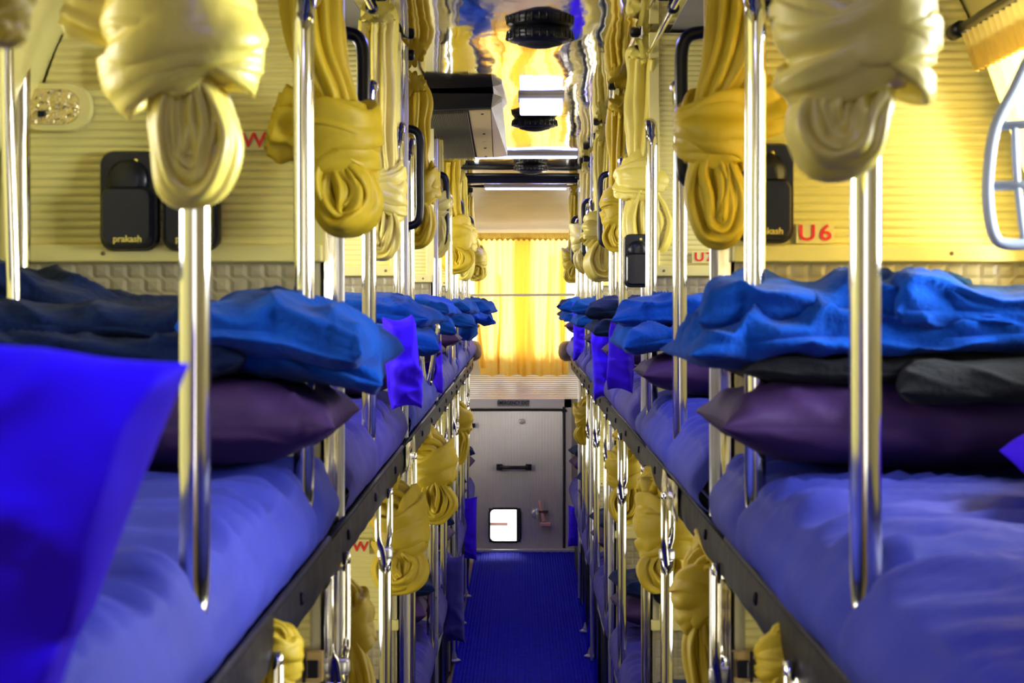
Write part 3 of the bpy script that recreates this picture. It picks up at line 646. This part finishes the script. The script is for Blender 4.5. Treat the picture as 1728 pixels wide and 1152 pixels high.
# ---------------------------------------------------------------- knotted curtains
def knotted(name, lab, grp, s, Y, k, kw, kh, lx, lb, lw, tone, colw, top=None, wing=None, seed=1, tilt=.35, colx=None, lower=False, nU=3):
    rd = random.Random(seed); sc = Y / F
    kc = at(k[0], k[1], Y); kw *= sc * 1.08; kh *= sc * 1.08; lw *= sc * 1.08; cw = colw * sc * 1.1
    bot = at(lx, lb, Y)
    if top is None: top = Vector((-.280 if s < 0 else .288, Y, Z(.548)))
    o = thing(name, lab, 'curtain', (bot.x, Y, bot.z), grp)
    cx = at(colx, 0, Y).x if colx else top.x
    # gathered panel from rod to knot
    kt = kc + Vector((0, 0, kh * .38)); mb = MB()
    m1 = Vector((cx * .55 + top.x * .45, Y + .01, top.z * .62 + kt.z * .38)); m2 = Vector((cx * .7 + kt.x * .3, Y, top.z * .25 + kt.z * .75))
    mb.sweep([top + Vector((0, .0, .012)), top + Vector((0, .01, -.01)), m1, m2, kt, kc], [cw * .42, cw * .5, cw * .52, cw * .46, cw * .36, cw * .3],
             [.06, .058, .045, .035, cw * .34, cw * .3], n=96, pl=10, amp=[.18, .26, .24, .24, .18, .1], ph=rd.random() * 6, twist=.5, up=(1, 0, 0), wob=.22, seed=seed, res=7)
    mb.build('gathered_cloth', tone, o)
    # loop: nested hanging folds
    mb = MB(); L = (kc.z - kh * .25) - bot.z; ctr = Vector((lx - 0, 0, 0)); lxw = bot.x
    for q in range(nU):
        f = 1 - q / (nU + .35); r = lw * (.15 - .012 * q); hw = lw * .5 * f - r; yo = -q * r * .30 - .004
        z0 = kc.z - kh * .22; zb = bot.z + r + q * L * .10; jit = lambda a: (rd.random() - .5) * a * lw
        xm = (kc.x + lxw) / 2
        pts = [(kc.x - hw * .25, Y + yo, z0), (xm - hw * .8 + jit(.1), Y + yo, z0 - (z0 - zb) * .28), (lxw - hw + jit(.08), Y + yo - r * .2, z0 - (z0 - zb) * .6), (lxw - hw * .62, Y + yo - r * .3, zb + (z0 - zb) * .08),
               (lxw + jit(.08), Y + yo - r * .3, zb), (lxw + hw * .62, Y + yo - r * .3, zb + (z0 - zb) * .09), (lxw + hw + jit(.08), Y + yo - r * .2, z0 - (z0 - zb) * .6), (xm + hw * .8 + jit(.1), Y + yo, z0 - (z0 - zb) * .28), (kc.x + hw * .25, Y + yo, z0)]
        mb.sweep(pts, [r * .8, r, r * 1.1, r * 1.15, r * 1.1, r * 1.15, r * 1.1, r, r * .8], [r * 1.9 + .3 * r * rd.random() for _ in pts], n=60, pl=4, amp=.20, ph=rd.random() * 6, twist=rd.uniform(-1.5, 1.5), wob=.5, seed=seed + q, up=(1, 0, 0), res=6)
    lump(mb, (lxw * .7 + kc.x * .3, Y + lw * .12, bot.z + L * .48), lw * .30, lw * .22, L * .42, .18, seed, e=2.0, fs=2)
    mb.build('hanging_loop', tone, o)
    # knot: core plus wraps
    mb = MB(); lump(mb, kc, kw * .40, min(kw, .10) * .36, kh * .42, .10, seed, e=2.2, nu=40, nv=24, fs=1.6)
    D_ = min(kw * .42, .055)
    for q, (tl, dz, rr_) in enumerate(((tilt, .02, .34), (-tilt * 1.3, .17, .20), (tilt * 1.5, -.20, .20), (-tilt * 2.2, -.02, .13))):
        pts = []; hw = kw * (.5 - rr_ * .42) * (1 - .10 * (q == 3)); r = kh * rr_
        for a in range(10):
            th = 2 * PI * a / 10; x = math.cos(th) * hw; y = math.sin(th) * D_ * .75
            z = dz * kh + x * math.tan(tl) * .55 + math.sin(th * 2 + seed) * kh * .03
            pts.append(kc + Vector((x, y, z)))
        mb.sweep(pts, [r * (1 + .18 * math.sin(a * 1.3 + seed + q)) for a in range(10)], min(r * .42, D_ * .5), n=84, pl=(6 if q == 0 else 4), amp=.10, ph=rd.random() * 6, twist=0, closed=True, up=(0, 0, 1), wob=.45, seed=seed * 3 + q, res=7)
    mb.build('knot', tone, o)
    if wing:
        for wi, (wx, wy, ws) in enumerate(wing):
            e = at(wx, wy, Y + .01); mb = MB(); ws *= sc; d = (e - kc)
            n1 = 34
            def f(u, v, e=e, ws=ws, d=d, wi=wi):
                # ruffled fan of cloth: narrow at the knot, crumpled and wide at the end
                c_ = kc + d * u; wv = ws * (.18 + .82 * math.sin(min(u * 1.25, 1) * PI / 2)); ang = 2 * PI * v
                px = d.normalized(); pr = Vector((-px.z, 0, px.x))
                a = 1 + .22 * math.cos(7 * ang + wi + u * 2) + .25 * noise.noise(Vector((math.cos(ang) * 2, math.sin(ang) * 2, u * 5 + seed)))
                q = c_ + pr * (math.cos(ang) * wv * .5 * a) + Vector((0, math.sin(ang) * min(wv * .32, .03) * a, 0))
                if u > .94: q = c_ * .25 + q * .75
                return q
            mb.grid(f, 26, 64); mb.build('loose_end', tone, o)
    return o
U = 'knotted curtains over the upper berths'
knotted('knotted_curtain', 'blurred yellow curtain knot cut by the upper left corner of the picture', U, -1, 1.12, (-5, 5), 110, 120, 5, 78, 70, 'mid', 80, seed=3)
knotted('knotted_curtain', 'largest left curtain knot, cream and yellow, with an open loop hanging above the pole', U, -1, 1.72, (312, 72), 262, 190, 328, 352, 140, 'pale', 130, wing=[(110, 10, 80)], seed=11, tilt=.30, nU=4)
knotted('knotted_curtain', 'deep yellow crumpled curtain knot right of the second left pole', U, -1, 2.80, (570, 235), 125, 150, 585, 395, 115, 'gold', 84, wing=[(458, 205, 105), (590, 330, 95)], seed=12)
knotted('knotted_curtain', 'pale cream curtain with small round loop, right beside the crumpled yellow left knot', U, -1, 4.15, (648, 322), 66, 84, 642, 440, 66, 'pale', 52, seed=13, tilt=-.4)
knotted('knotted_curtain', 'yellow curtain knot in front of the louvred ceiling unit on the left', U, -1, 5.5, (706, 318), 62, 74, 704, 418, 56, 'gold', 46, seed=14, wing=[(690, 380, 36)])
knotted('knotted_curtain', 'pale shiny knotted curtain, fifth along the left after the yellow one', U, -1, 6.8, (741, 352), 36, 56, 733, 438, 44, 'pale', 28, seed=15)
knotted('knotted_curtain', 'olive yellow bulky curtain knot on the left, low beside the window curtain', U, -1, 8.3, (768, 402), 50, 66, 772, 461, 52, 'gold', 30, seed=16)
knotted('knotted_curtain', 'narrow pale knotted curtain at the far left end of the aisle', U, -1, 9.7, (786, 404), 30, 56, 783, 473, 30, 'pale', 22, seed=17)
knotted('knotted_curtain', 'farthest small yellow curtain knot on the left before the rear window', U, -1, 11.2, (804, 436), 30, 44, 803, 474, 32, 'mid', 17, seed=18)
knotted('knotted_curtain', 'largest right curtain knot, pale cream, with a pointed loop above the near pole', U, 1, 1.60, (1450, 68), 270, 190, 1412, 292, 160, 'pale', 130, wing=[(1572, 60, 120)], seed=21, tilt=.42, nU=4)
knotted('knotted_curtain', 'deep yellow curtain knot with smooth wrap left of the second right pole', U, 1, 2.82, (1203, 222), 120, 130, 1212, 416, 98, 'gold', 76, wing=[(1318, 165, 100)], seed=22, tilt=-.2)
knotted('knotted_curtain', 'pale cream curtain knot and wide loop hanging beside the U7 partition', U, 1, 4.75, (1088, 303), 96, 84, 1096, 442, 86, 'pale', 62, wing=[(1148, 420, 36)], seed=23, tilt=-.35)
knotted('knotted_curtain', 'yellow curtain knot tucked behind the pale knot near U7', U, 1, 6.1, (1044, 352), 46, 76, 1042, 425, 42, 'gold', 34, seed=24)
knotted('knotted_curtain', 'pale folded curtain knot with long loop, fourth along the right', U, 1, 7.2, (1020, 386), 54, 74, 1017, 475, 58, 'pale', 30, seed=25, tilt=-.5)
knotted('knotted_curtain', 'slim pale curtain knot far along the right side', U, 1, 9.0, (986, 402), 36, 52, 988, 462, 36, 'pale', 22, seed=26)
knotted('knotted_curtain', 'farthest yellow curtain knot on the right before the rear window', U, 1, 11.0, (966, 438), 26, 42, 966, 476, 27, 'mid', 17, seed=27)
Lw = 'knotted curtains of the lower berths'
def low(side_s, Y, k, kw, kh, lx, lb, lw, cw, lab, seed, wing=None, tone='gold'):
    xt = (XL - .006) if side_s < 0 else (XR + .006)
    knotted('knotted_curtain', lab, Lw, side_s, Y, k, kw, kh, lx, lb, lw, tone, cw, top=Vector((xt + side_s * .03, Y, Z(-.385))), seed=seed, wing=wing)
low(-1, 2.25, (470, 1105), 70, 90, 468, 1210, 60, 50, 'yellow lower curtain knot at the bottom edge, left, under the nearest mattress', 31)
low(-1, 3.35, (590, 1050), 66, 110, 592, 1235, 70, 46, 'yellow lower curtain hanging long and twisted right of the left copper switch plate', 32, [(572, 1000, 50)])
low(-1, 4.55, (676, 895), 80, 118, 672, 1000, 84, 60, 'bulky yellow lower curtain knot beside the red 9W', 33, [(692, 845, 50)])
low(-1, 6.2, (733, 790), 66, 84, 735, 884, 62, 58, 'yellow lower curtain knot, third along the left aisle', 34, [(760, 865, 30)])
low(-1, 8.7, (776, 712), 36, 50, 772, 784, 34, 30, 'small yellow lower curtain knot at the far left by the grey door', 35)
low(1, 2.3, (1318, 1110), 70, 90, 1322, 1215, 60, 50, 'yellow lower curtain knot at the bottom edge, right, under the nearest mattress', 36)
low(1, 3.35, (1188, 1005), 84, 120, 1205, 1230, 84, 84, 'yellow lower curtain with pointed fold left of the right copper switch plate', 37, [(1168, 960, 70)])
low(1, 4.5, (1132, 890), 96, 120, 1118, 1000, 80, 96, 'bulky yellow lower curtain knot on the right under the chrome glints', 38, [(1170, 900, 60)])
low(1, 6.2, (1060, 792), 56, 84, 1056, 884, 52, 50, 'yellow lower curtain knot, third along the right aisle', 39)
low(1, 8.8, (990, 702), 34, 46, 988, 750, 32, 30, 'small yellow lower curtain knot at the far right by the grey door', 40)
# ---------------------------------------------------------------- bedding
def slab(mb, c, a, b, t, ep=2.0, q=.45, waist=.06, rot=(0, 0, 0), seed=0, wr=.006, fold=0.0, hf=None, n=34, fdir=(3, 1)):
    R = Matrix.Rotation(rot[2], 3, 'Z') @ Matrix.Rotation(rot[1], 3, 'Y') @ Matrix.Rotation(rot[0], 3, 'X'); c = Vector(c)
    for sg in (1, -1):
        def f(u_, v_):
            u = math.sin((u_ * 2 - 1) * PI / 2); v = math.sin((v_ * 2 - 1) * PI / 2)
            T = t * (max(0, (1 - abs(u) ** ep)) * max(0, (1 - abs(v) ** ep))) ** q
            x = a * u * (1 - waist * (1 - v * v) ** 1.0 * 1) if waist else a * u
            y = b * v * (1 - waist * (1 - u * u))
            N_ = noise.fractal(Vector((x * 9 + seed, y * 9, seed * 1.3)), 1.0, 2.0, 3)
            rg = 0
            if fold:
                g = noise.noise(Vector((x * fdir[0] + seed + .8 * noise.noise(Vector((x * 4, y * 4, seed))), y * fdir[1] + 2.2 * x * .5, seed + 9)))
                rg = fold * (1 - min(1, abs(g) * 3.2)) ** 1.5
            edge = min(1, T / t * 2.0)
            z = sg * T + wr * N_ * (.4 + .6 * edge) + (rg * (1 if sg > 0 else -.3)) * edge
            p = R @ Vector((x, y + (rg * .5 * (1 if v < 0 else 0)), z)) + c
            if fold:
                g2 = noise.noise(Vector((p.x * fdir[0] * 1.3 + p.z * 14, p.z * 26 + p.x * 3, seed + 5)))
                g3 = noise.noise(Vector((p.x * 26, p.z * 40 + p.y * 9, seed + 8)))
                dd = fold * (1.0 * (1 - min(1, abs(g2) * 3)) ** 1.4 + .35 * g3) * edge
                p = Vector((p.x, p.y - dd * (1 if v < 0 else .2), p.z + dd * .3))
            if hf: p = hf(p)
            return p
        mb.grid(f, n, n)
    return mb
def droop(s, zedge):                              # cloth sags where it leaves the berth edge
    xi = XL if s < 0 else XR
    def h(p):
        over = (p.x - xi) * -s
        if over > -.03: p = Vector((p.x, p.y, p.z - .30 * (over + .03) ** 1.3))
        return p
    return h
def pillow(lab, c, a, b, t, rot, m, seed, grp=None, wr=.006, hf=None, waist=.07, name='pillow', fold=.006):
    mb = MB(); slab(mb, c, a, b, t, 3.4, .5, waist, rot, seed, wr, fold, hf, n=44, fdir=(12, 9))
    o = mb.build(name, m); tag(o, lab, 'pillow', grp)
    return o
def blanket(lab, layers, m, seed, grp, hf=None, fold=.012):
    mb = MB()
    for k, (c, a, b, t, rot) in enumerate(layers):
        slab(mb, c, a, b, t, 6, .5, .03, rot, seed + k * 3.3, .007, fold, hf, n=64, fdir=(9, 5))
    return tag(mb.build('blanket', m), lab, 'blanket', grp)
PG, BG = 'pillows on the upper berths', 'folded blankets on the upper berths'
# nearest right berth
pillow('wide plum pillow under the dark blankets on the nearest right berth', (.475, 2.60, Z(-.148)), .245, .19, .052, (0, .0, 0), 'plum', 3, PG, fold=.010)
blanket('charcoal folded blanket between blue blanket and plum pillow, nearest right berth', [((.47, 2.61, Z(-.085)), .215, .165, .016, (0, 0, .02)), ((.565, 2.53, Z(-.092)), .125, .17, .024, (.05, -.04, -.10))], 'charcoal', 4, BG, fold=.008)
blanket('rumpled bright blue blanket on top of the nearest right berth pile', [((.45, 2.61, Z(-.042)), .262, .185, .026, (0, -.01, .03)), ((.39, 2.60, Z(-.010)), .175, .165, .026, (.02, .02, -.06)), ((.565, 2.59, Z(-.014)), .145, .17, .026, (.0, .0, .06))], 'fleece', 7, BG, hf=droop(1, 0), fold=.024)
pillow('violet pillow corner at the right edge of the picture on the nearest right berth', (.60, 2.0, Z(-.165)), .10, .16, .04, (0, .1, .1), 'violet', 5, PG)
def lean_left(p):
    d = Z(-.06) - p.z
    k = max(0, (p.x + .235) / .05) if p.z > Z(-.09) else 0
    return Vector((p.x - .36 * d + .0 * k, p.y, p.z - .22 * max(0, p.x + .27) ** 1.0 * (1 if d < .1 else .5)))
# nearest left berth
pillow('wide plum pillow under the shaded blue blanket on the nearest left berth', (-.445, 2.60, Z(-.146)), .235, .19, .054, (0, .0, 0), 'plum', 8, PG, fold=.010)
blanket('shaded part of the blue blanket, coloured navy, with raised corner on the nearest left berth', [((-.50, 2.60, Z(-.066)), .185, .18, .026, (.0, .02, 0)), ((-.49, 2.62, Z(-.032)), .185, .17, .024, (0, .05, .03)), ((-.585, 2.65, Z(-.004)), .10, .13, .024, (.0, .26, .0))], 'navy', 9, BG, hf=droop(-1, 0), fold=.016)  # one blue blanket: its shaded part is coloured navy, its lit end bright blue
blanket('lit bright blue end of the same blanket hanging over the aisle on the nearest left berth', [((-.272, 2.58, Z(-.038)), .108, .18, .032, (0, .05, -.08)), ((-.265, 2.61, Z(-.068)), .098, .16, .026, (0, .10, .05))], 'fleece', 10, BG, hf=droop(-1, 0), fold=.016)
pillow('large vivid blue violet pillow leaning into the lower left corner', (-.266, 1.12, Z(-.172)), .075, .155, .046, (1.45, .0, .12), 'violet', 13, None, wr=.012, waist=.05, hf=lean_left, fold=.012)
# further berths
def stack(s, i, off, mcols, seed):
    y = BERTH[i] - .30; xi = XL if s < 0 else XR; side = 'left' if s < 0 else 'right'
    pillow('plum pillow under the blanket on the %s %s upper berth' % (ORD[i], side), (xi + s * .17, y, Z(-.152)), .215, .19, .046, (0, 0, 0), mcols[0], seed, PG)
    blanket('rumpled blue blanket piled on the pillow of the %s %s upper berth' % (ORD[i], side), [((xi + s * (.15 - off), y, Z(-.068)), .20, .17, .024, (.04, -.03 * s, .05)), ((xi + s * (.12 - off), y + .02, Z(-.030)), .17, .15, .024, (0, .05 * s, -.1))], mcols[1], seed + 1, BG, hf=droop(s, 0), fold=.016)
for i in range(1, 6):
    stack(-1, i, (.05, .03, .05, .10, .05)[i - 1], ('plum', ('fleece', 'fleece', 'fleece', 'fleece', 'navy')[i - 1]), 40 + i * 4)
    stack(1, i, (.04, .04, .04, .05, .03)[i - 1], ('plum', ('fleece', 'navy', 'fleece', 'fleece', 'navy')[i - 1]), 70 + i * 4)
def standing(px, py, w, h, Y, t, m, seed, lab, lean=.1, yaw=0.3):
    c = at(px, py, Y); return pillow(lab, c, w * Y / F / 2, h * Y / F / 2, t * 1.25, (PI / 2 - lean, .08 * math.sin(seed * 2), yaw), m, seed, PG, wr=.012, fold=.012, waist=.10)
standing(678, 612, 56, 160, 4.08, .028, 'violet', 21, 'upright vivid violet pillow on the left side behind the fourth pole', yaw=.5)
standing(727, 620, 40, 90, 6.2, .028, 'violet', 22, 'violet pillow on the left behind the bent chrome handle', yaw=.4)
standing(1049, 603, 44, 120, 5.0, .022, 'violet', 23, 'violet pillow hanging into the aisle on the right behind the third blanket', lean=-.1, yaw=-.4)
standing(1016, 608, 34, 140, 6.6, .028, 'violet', 24, 'deep blue violet pillow standing at the edge of the third right berth', yaw=-.3)
standing(981, 560, 30, 100, 9.4, .03, 'violet', 25, 'violet pillow far along the right, left of a white label', yaw=-.1)
c = at(796, 535, 9.2)
mb = MB(); slab(mb, c, .075, .12, .012, 6, .5, .10, (.15, .12, .35), 31, .010, .014, None, n=40, fdir=(20, 9)); lump(mb, c + Vector((-.025, .03, -.05)), .05, .10, .05, .15, 3)
tag(mb.build('blanket', 'fleece'), 'blue blanket corner sticking out over the aisle in front of the rear curtain', 'blanket', BG)
mb = MB(); c = at(990, 543, 8.8); mb.box(c.x - .008, c.x + .012, 8.80, 8.806, c.z - .055, c.z + .055, .001)
tag(mb.build('paper_label', 'white'), 'narrow white label hanging on the bedding far along the right', 'label')
# bent chrome handle on the left
mb = MB(); Yh = 5.9
mb.sweep([at(716, 648, Yh), at(712, 600, Yh), at(716, 560, Yh), at(728, 547, Yh), at(738, 552, Yh), at(735, 580, Yh), at(724, 650, Yh)], .008, n=12, res=6)
tag(mb.build('chrome_handle', 'chrome'), 'bent chrome step handle rising from the left upper berths', 'handle')
# lower bedding
LG = 'bedding on the lower berths'
for i in range(1, 6):
    for s in (-1, 1):
        side = 'left' if s < 0 else 'right'; xi = XL if s < 0 else XR; y = BERTH[i] - .28
        pillow('dark plum pillow on the %s lower berth, %s side' % (ORD[i], side), (xi + s * .19, y, Z(-.90)), .20, .18, .055, (0, 0, .05 * s), 'plum', 90 + i * 2 + s, LG)
        mb = MB(); slab(mb, (xi + s * .18, y, Z(-.835)), .19, .16, .026, 6, .5, .03, (0, 0, .1), 120 + i + s, .008, .012, None, n=36, fdir=(9, 5))
        tag(mb.build('blanket', 'navy'), 'dark navy folded blanket on the %s lower berth, %s side' % (ORD[i], side), 'blanket', LG)
for a in (('upright purple pillow at the aisle edge of the left lower berth, by the grey door', 788, 891, 34, 108, 9.9, .022, 'violet', 51, -.1),
          ('purple cushion sagging toward the aisle on the left lower berth', 764, 1010, 40, 150, 7.3, .03, 'sheet2', 52, .25),
          ('blue pillow slumped against the far right lower berth', 975, 888, 34, 70, 10.6, .03, 'violet', 53, -.3)):
    c = at(a[1], a[2], a[5]); pillow(a[0], c, a[3] * a[5] / F / 2, a[4] * a[5] / F / 2, a[6], (PI / 2 - .05, 0, a[9]), a[7], a[8], LG, wr=.003)
# ---------------------------------------------------------------- ceiling fixtures
def vent(px, py, w, lab):
    Y = .575 * F / (504 - py); r = w * Y / F / 2; c = Vector(((px - 878) * Y / F, Y, Z(CE)))
    o = thing('ceiling_speaker', lab, 'speaker', c, 'round black ceiling speakers')
    mb = MB(); mb.disc(c, (0, 0, -1), [(r * .86, -.004), (r * 1.0, .010), (r * 1.0, .022), (r * .9, .030), (r * .72, .033)], 32); mb.build('rim', 'black', o)
    mb = MB(); mb.disc(c, (0, 0, -1), [(r * .70, .03), (r * .66, .036), (r * .3, .043), (r * .1, .045)], 28); mb.build('cone', 'blackm', o)
    mb = MB()
    for k in range(28):
        a = 2 * PI * k / 28; d = Vector((math.cos(a), math.sin(a), 0)); mb.rod(c + d * r * .97 + Vector((0, 0, -.008)), c + d * r * 1.01 + Vector((0, 0, -.026)), .003, 5)
    mb.build('ribbed_edge', 'black', o)
vent(911, 67, 112, 'largest round black ceiling speaker, nearest over the aisle')
vent(902, 212, 76, 'second round black ceiling speaker, just beyond the lit square panel')
vent(896, 287, 57, 'third round black ceiling speaker, above the dark cross beam')
vent(890, 331, 44, 'smallest round black ceiling speaker, beyond the cross beam')
def light(px, Y, w, d, lab, lm, h=.028, real=True):
    c = Vector(((px - 878) * Y / F, Y, Z(CE)))
    o = thing('ceiling_light', lab, 'lamp', c, 'blue ceiling lights')
    mb = MB(); mb.box(c.x - w / 2, c.x + w / 2, Y - d / 2, Y + d / 2, c.z - .012, c.z + .002, .003); mb.build('housing', 'frame', o)
    mb = MB(); mb.box(c.x - w / 2 + .004, c.x + w / 2 - .004, Y - d / 2 + .004, Y + d / 2 - .004, c.z - h, c.z - .012, .006); mb.build('diffuser', lm, o)
    l = bpy.data.lights.new('lamp_light', 'AREA'); l.shape = 'RECTANGLE'; l.size = w; l.size_y = d; l.energy = 3.2; l.color = (.16, .17, 1)
    lo = bpy.data.objects.new('lamp_light', l); C.objects.link(lo); lo.parent = o; lo.location = (0, 0, -h - .004)
light(880, .95, .14, .16, 'blue ceiling light above the camera end of the aisle', 'ledw')
light(880, 3.75, .14, .16, 'blue ceiling light over the nearest berths, above the picture edge', 'ledw')
light(913, 6.3, .135, .16, 'lit square blue white ceiling light between the two nearest speakers', 'ledw', .05)
light(888, 8.75, .43, .045, 'long blue ceiling light bar beyond the louvred unit', 'led', .022)
light(887, 11.25, .44, .045, 'farthest blue light strip under the cross beam', 'led', .022)
# cross beam
o = thing('cross_beam', 'dark polished beam crossing the ceiling between the curtain rods', 'beam', (0, 10.0, Z(.56)))
mb = MB(); mb.box(-.27, .27, 10.0, 10.04, Z(.545), Z(.592), .003); mb.build('panel', 'darksteel', o)
mb = MB(); mb.rod((-.285, 9.985, Z(.585)), (.295, 9.985, Z(.583)), .007, 10); mb.build('bar', 'black', o)
# louvred overhead unit on the left
o = thing('overhead_unit', 'louvred grey and tan overhead unit dropped from the left of the ceiling', 'unit', at(785, 225, 6.6))
ya, yb = 6.12, 7.4
P = lambda px, py, Y: at(px, py, Y)
A_, B_, C_, D__ = P(716, 186, ya), P(829, 181, ya), P(815 + 18, 265, yb), P(742, 267, yb)
top = Z(CE - .004)
mb = MB()
a0, b0 = P(708, 157, ya - .01), P(832, 158, ya - .01)
def up(p, z=top): return Vector((p.x, p.y, z))
# black front lip and sides
mb.add([A_, B_, b0, a0, A_ + Vector((0, .05, 0)), B_ + Vector((0, .05, 0)), b0 + Vector((0, .25, .015)), a0 + Vector((0, .25, .015))], [(0, 1, 2, 3), (4, 5, 6, 7), (0, 1, 5, 4), (3, 2, 6, 7), (1, 2, 6, 5), (0, 3, 7, 4)], True)
mb.build('front_lip', 'black', o)
mb = MB(); mb.add([A_, B_, C_, D__, up(A_, a0.z), up(B_, a0.z), up(C_, top), up(D__, top)], [(0, 1, 2, 3), (4, 5, 6, 7), (1, 2, 6, 5), (2, 3, 7, 6), (3, 0, 4, 7)], True); mb.build('casing', 'blackm', o)
E1, E2 = P(847, 170, ya), P(856, 262, yb)
mb = MB(); off = Vector((0, 0, -.002)); mb.add([B_ + off, E1 + off, E2 + off, C_ + off, b0, E1 + Vector((0, 0, .012)), E2 + Vector((0, 0, .012)), up(C_, top)], [(0, 1, 2, 3), (4, 5, 6, 7), (0, 1, 5, 4), (1, 2, 6, 5), (2, 3, 7, 6)], True); mb.build('bevelled_edge', 'alu', o)
def bil(u, v): return A_.lerp(B_, u).lerp(D__.lerp(C_, u), v)
dn = Vector((0, 0, -.004))
mb = MB(); q = [bil(.66, .03) + dn, bil(.99, .03) + dn, bil(.985, .98) + dn, bil(.70, .98) + dn]; mb.add(q + [p - dn * .9 for p in q], [(0, 1, 2, 3), (4, 5, 6, 7), (0, 1, 5, 4), (1, 2, 6, 5), (2, 3, 7, 6), (3, 0, 4, 7)], True); pn = mb.build('tan_panel', 'acpanel', o)
for v in (.08, .45, .62, .75, .95):
    mb = MB(); mb.disc(bil(.86, v) + dn, (0, 0, -1), [(.0045 if v != .62 else .009, 0), (.0045 if v != .62 else .008, .002), (.002, .003)], 10); mb.build('screw', 'gilt' if v == .62 else 'blackm', pn)
for k in range(24):
    u = .02 + .63 * k / 24; w_ = .016
    q = [bil(u, .03) + dn * 2, bil(u + w_, .03) + dn * 2, bil(u + w_ + .02 * (k / 24), .98) + dn * 2, bil(u + .02 * (k / 24), .98) + dn * 2]
    mb = MB(); mb.add(q + [p - dn * 1.8 for p in q], [(0, 1, 2, 3), (4, 5, 6, 7), (0, 1, 5, 4), (1, 2, 6, 5), (2, 3, 7, 6), (3, 0, 4, 7)], True); mb.build('louvre', 'grille', o)
# ---------------------------------------------------------------- right window curtain and grey guard
o = thing('window_curtain', 'yellow curtain beside the bright window at the upper right', 'curtain', (.66, 2.7, Z(.1)))
def wcf(u, v):
    z = .335 - .34 * v; y = 2.42 + .42 * u
    return (prof_x(z) - .028 + .008 * math.sin(u * 40) * (.4 + .6 * v), y, Z(z))
mb = MB(); mb.grid(wcf, 90, 16); mb.build('curtain_panel', 'winc', o)
mb = MB(); mb.grid(lambda u, v: (prof_x(.345 - .045 * v) - .042 + .006 * math.sin(u * 90), 2.40 + .455 * u, Z(.355 - .05 * v)), 120, 6); mb.build('curtain_header', 'header', o)
mb = MB(); mb.rod((prof_x(.36) - .04, 1.2, Z(.362)), (prof_x(.36) - .04, 2.88, Z(.362)), .006, 8); mb.disc((prof_x(.36) - .04, 2.84, Z(.362)), (0, 1, 0), [(.011, 0), (.011, .05)], 12)
tag(mb.build('window_curtain_rod', 'black'), 'black curtain rod above the bright right window', 'rod')
Yg = 2.25
o = thing('window_guard', 'grey rounded plastic guard frame in front of the bright right window', 'guard', at(1700, 415, Yg))
mb = MB(); pts = [at(1742, 90, Yg), at(1712, 150, Yg), at(1680, 215, Yg), at(1668, 290, Yg), at(1668, 350, Yg), at(1678, 398, Yg), at(1700, 412, Yg), at(1760, 408, Yg), at(1830, 400, Yg), at(1840, 300, Yg), at(1820, 120, Yg), at(1780, 60, Yg)]
mb.sweep(pts, .0062, .008, n=12, closed=True, res=5); mb.build('rim', 'grey', o)
for a, b in (((1690, 212), (1830, 205)), ((1668, 314), (1838, 308))):
    mb = MB(); mb.rod(at(*a, Yg), at(*b, Yg), .005, 10); mb.build('crossbar', 'grey', o)
mb = MB(); mb.sweep([at(1712, 212, Yg), at(1716, 300, Yg), at(1728, 405, Yg)], .004, n=8); mb.build('crossbar', 'grey', o)
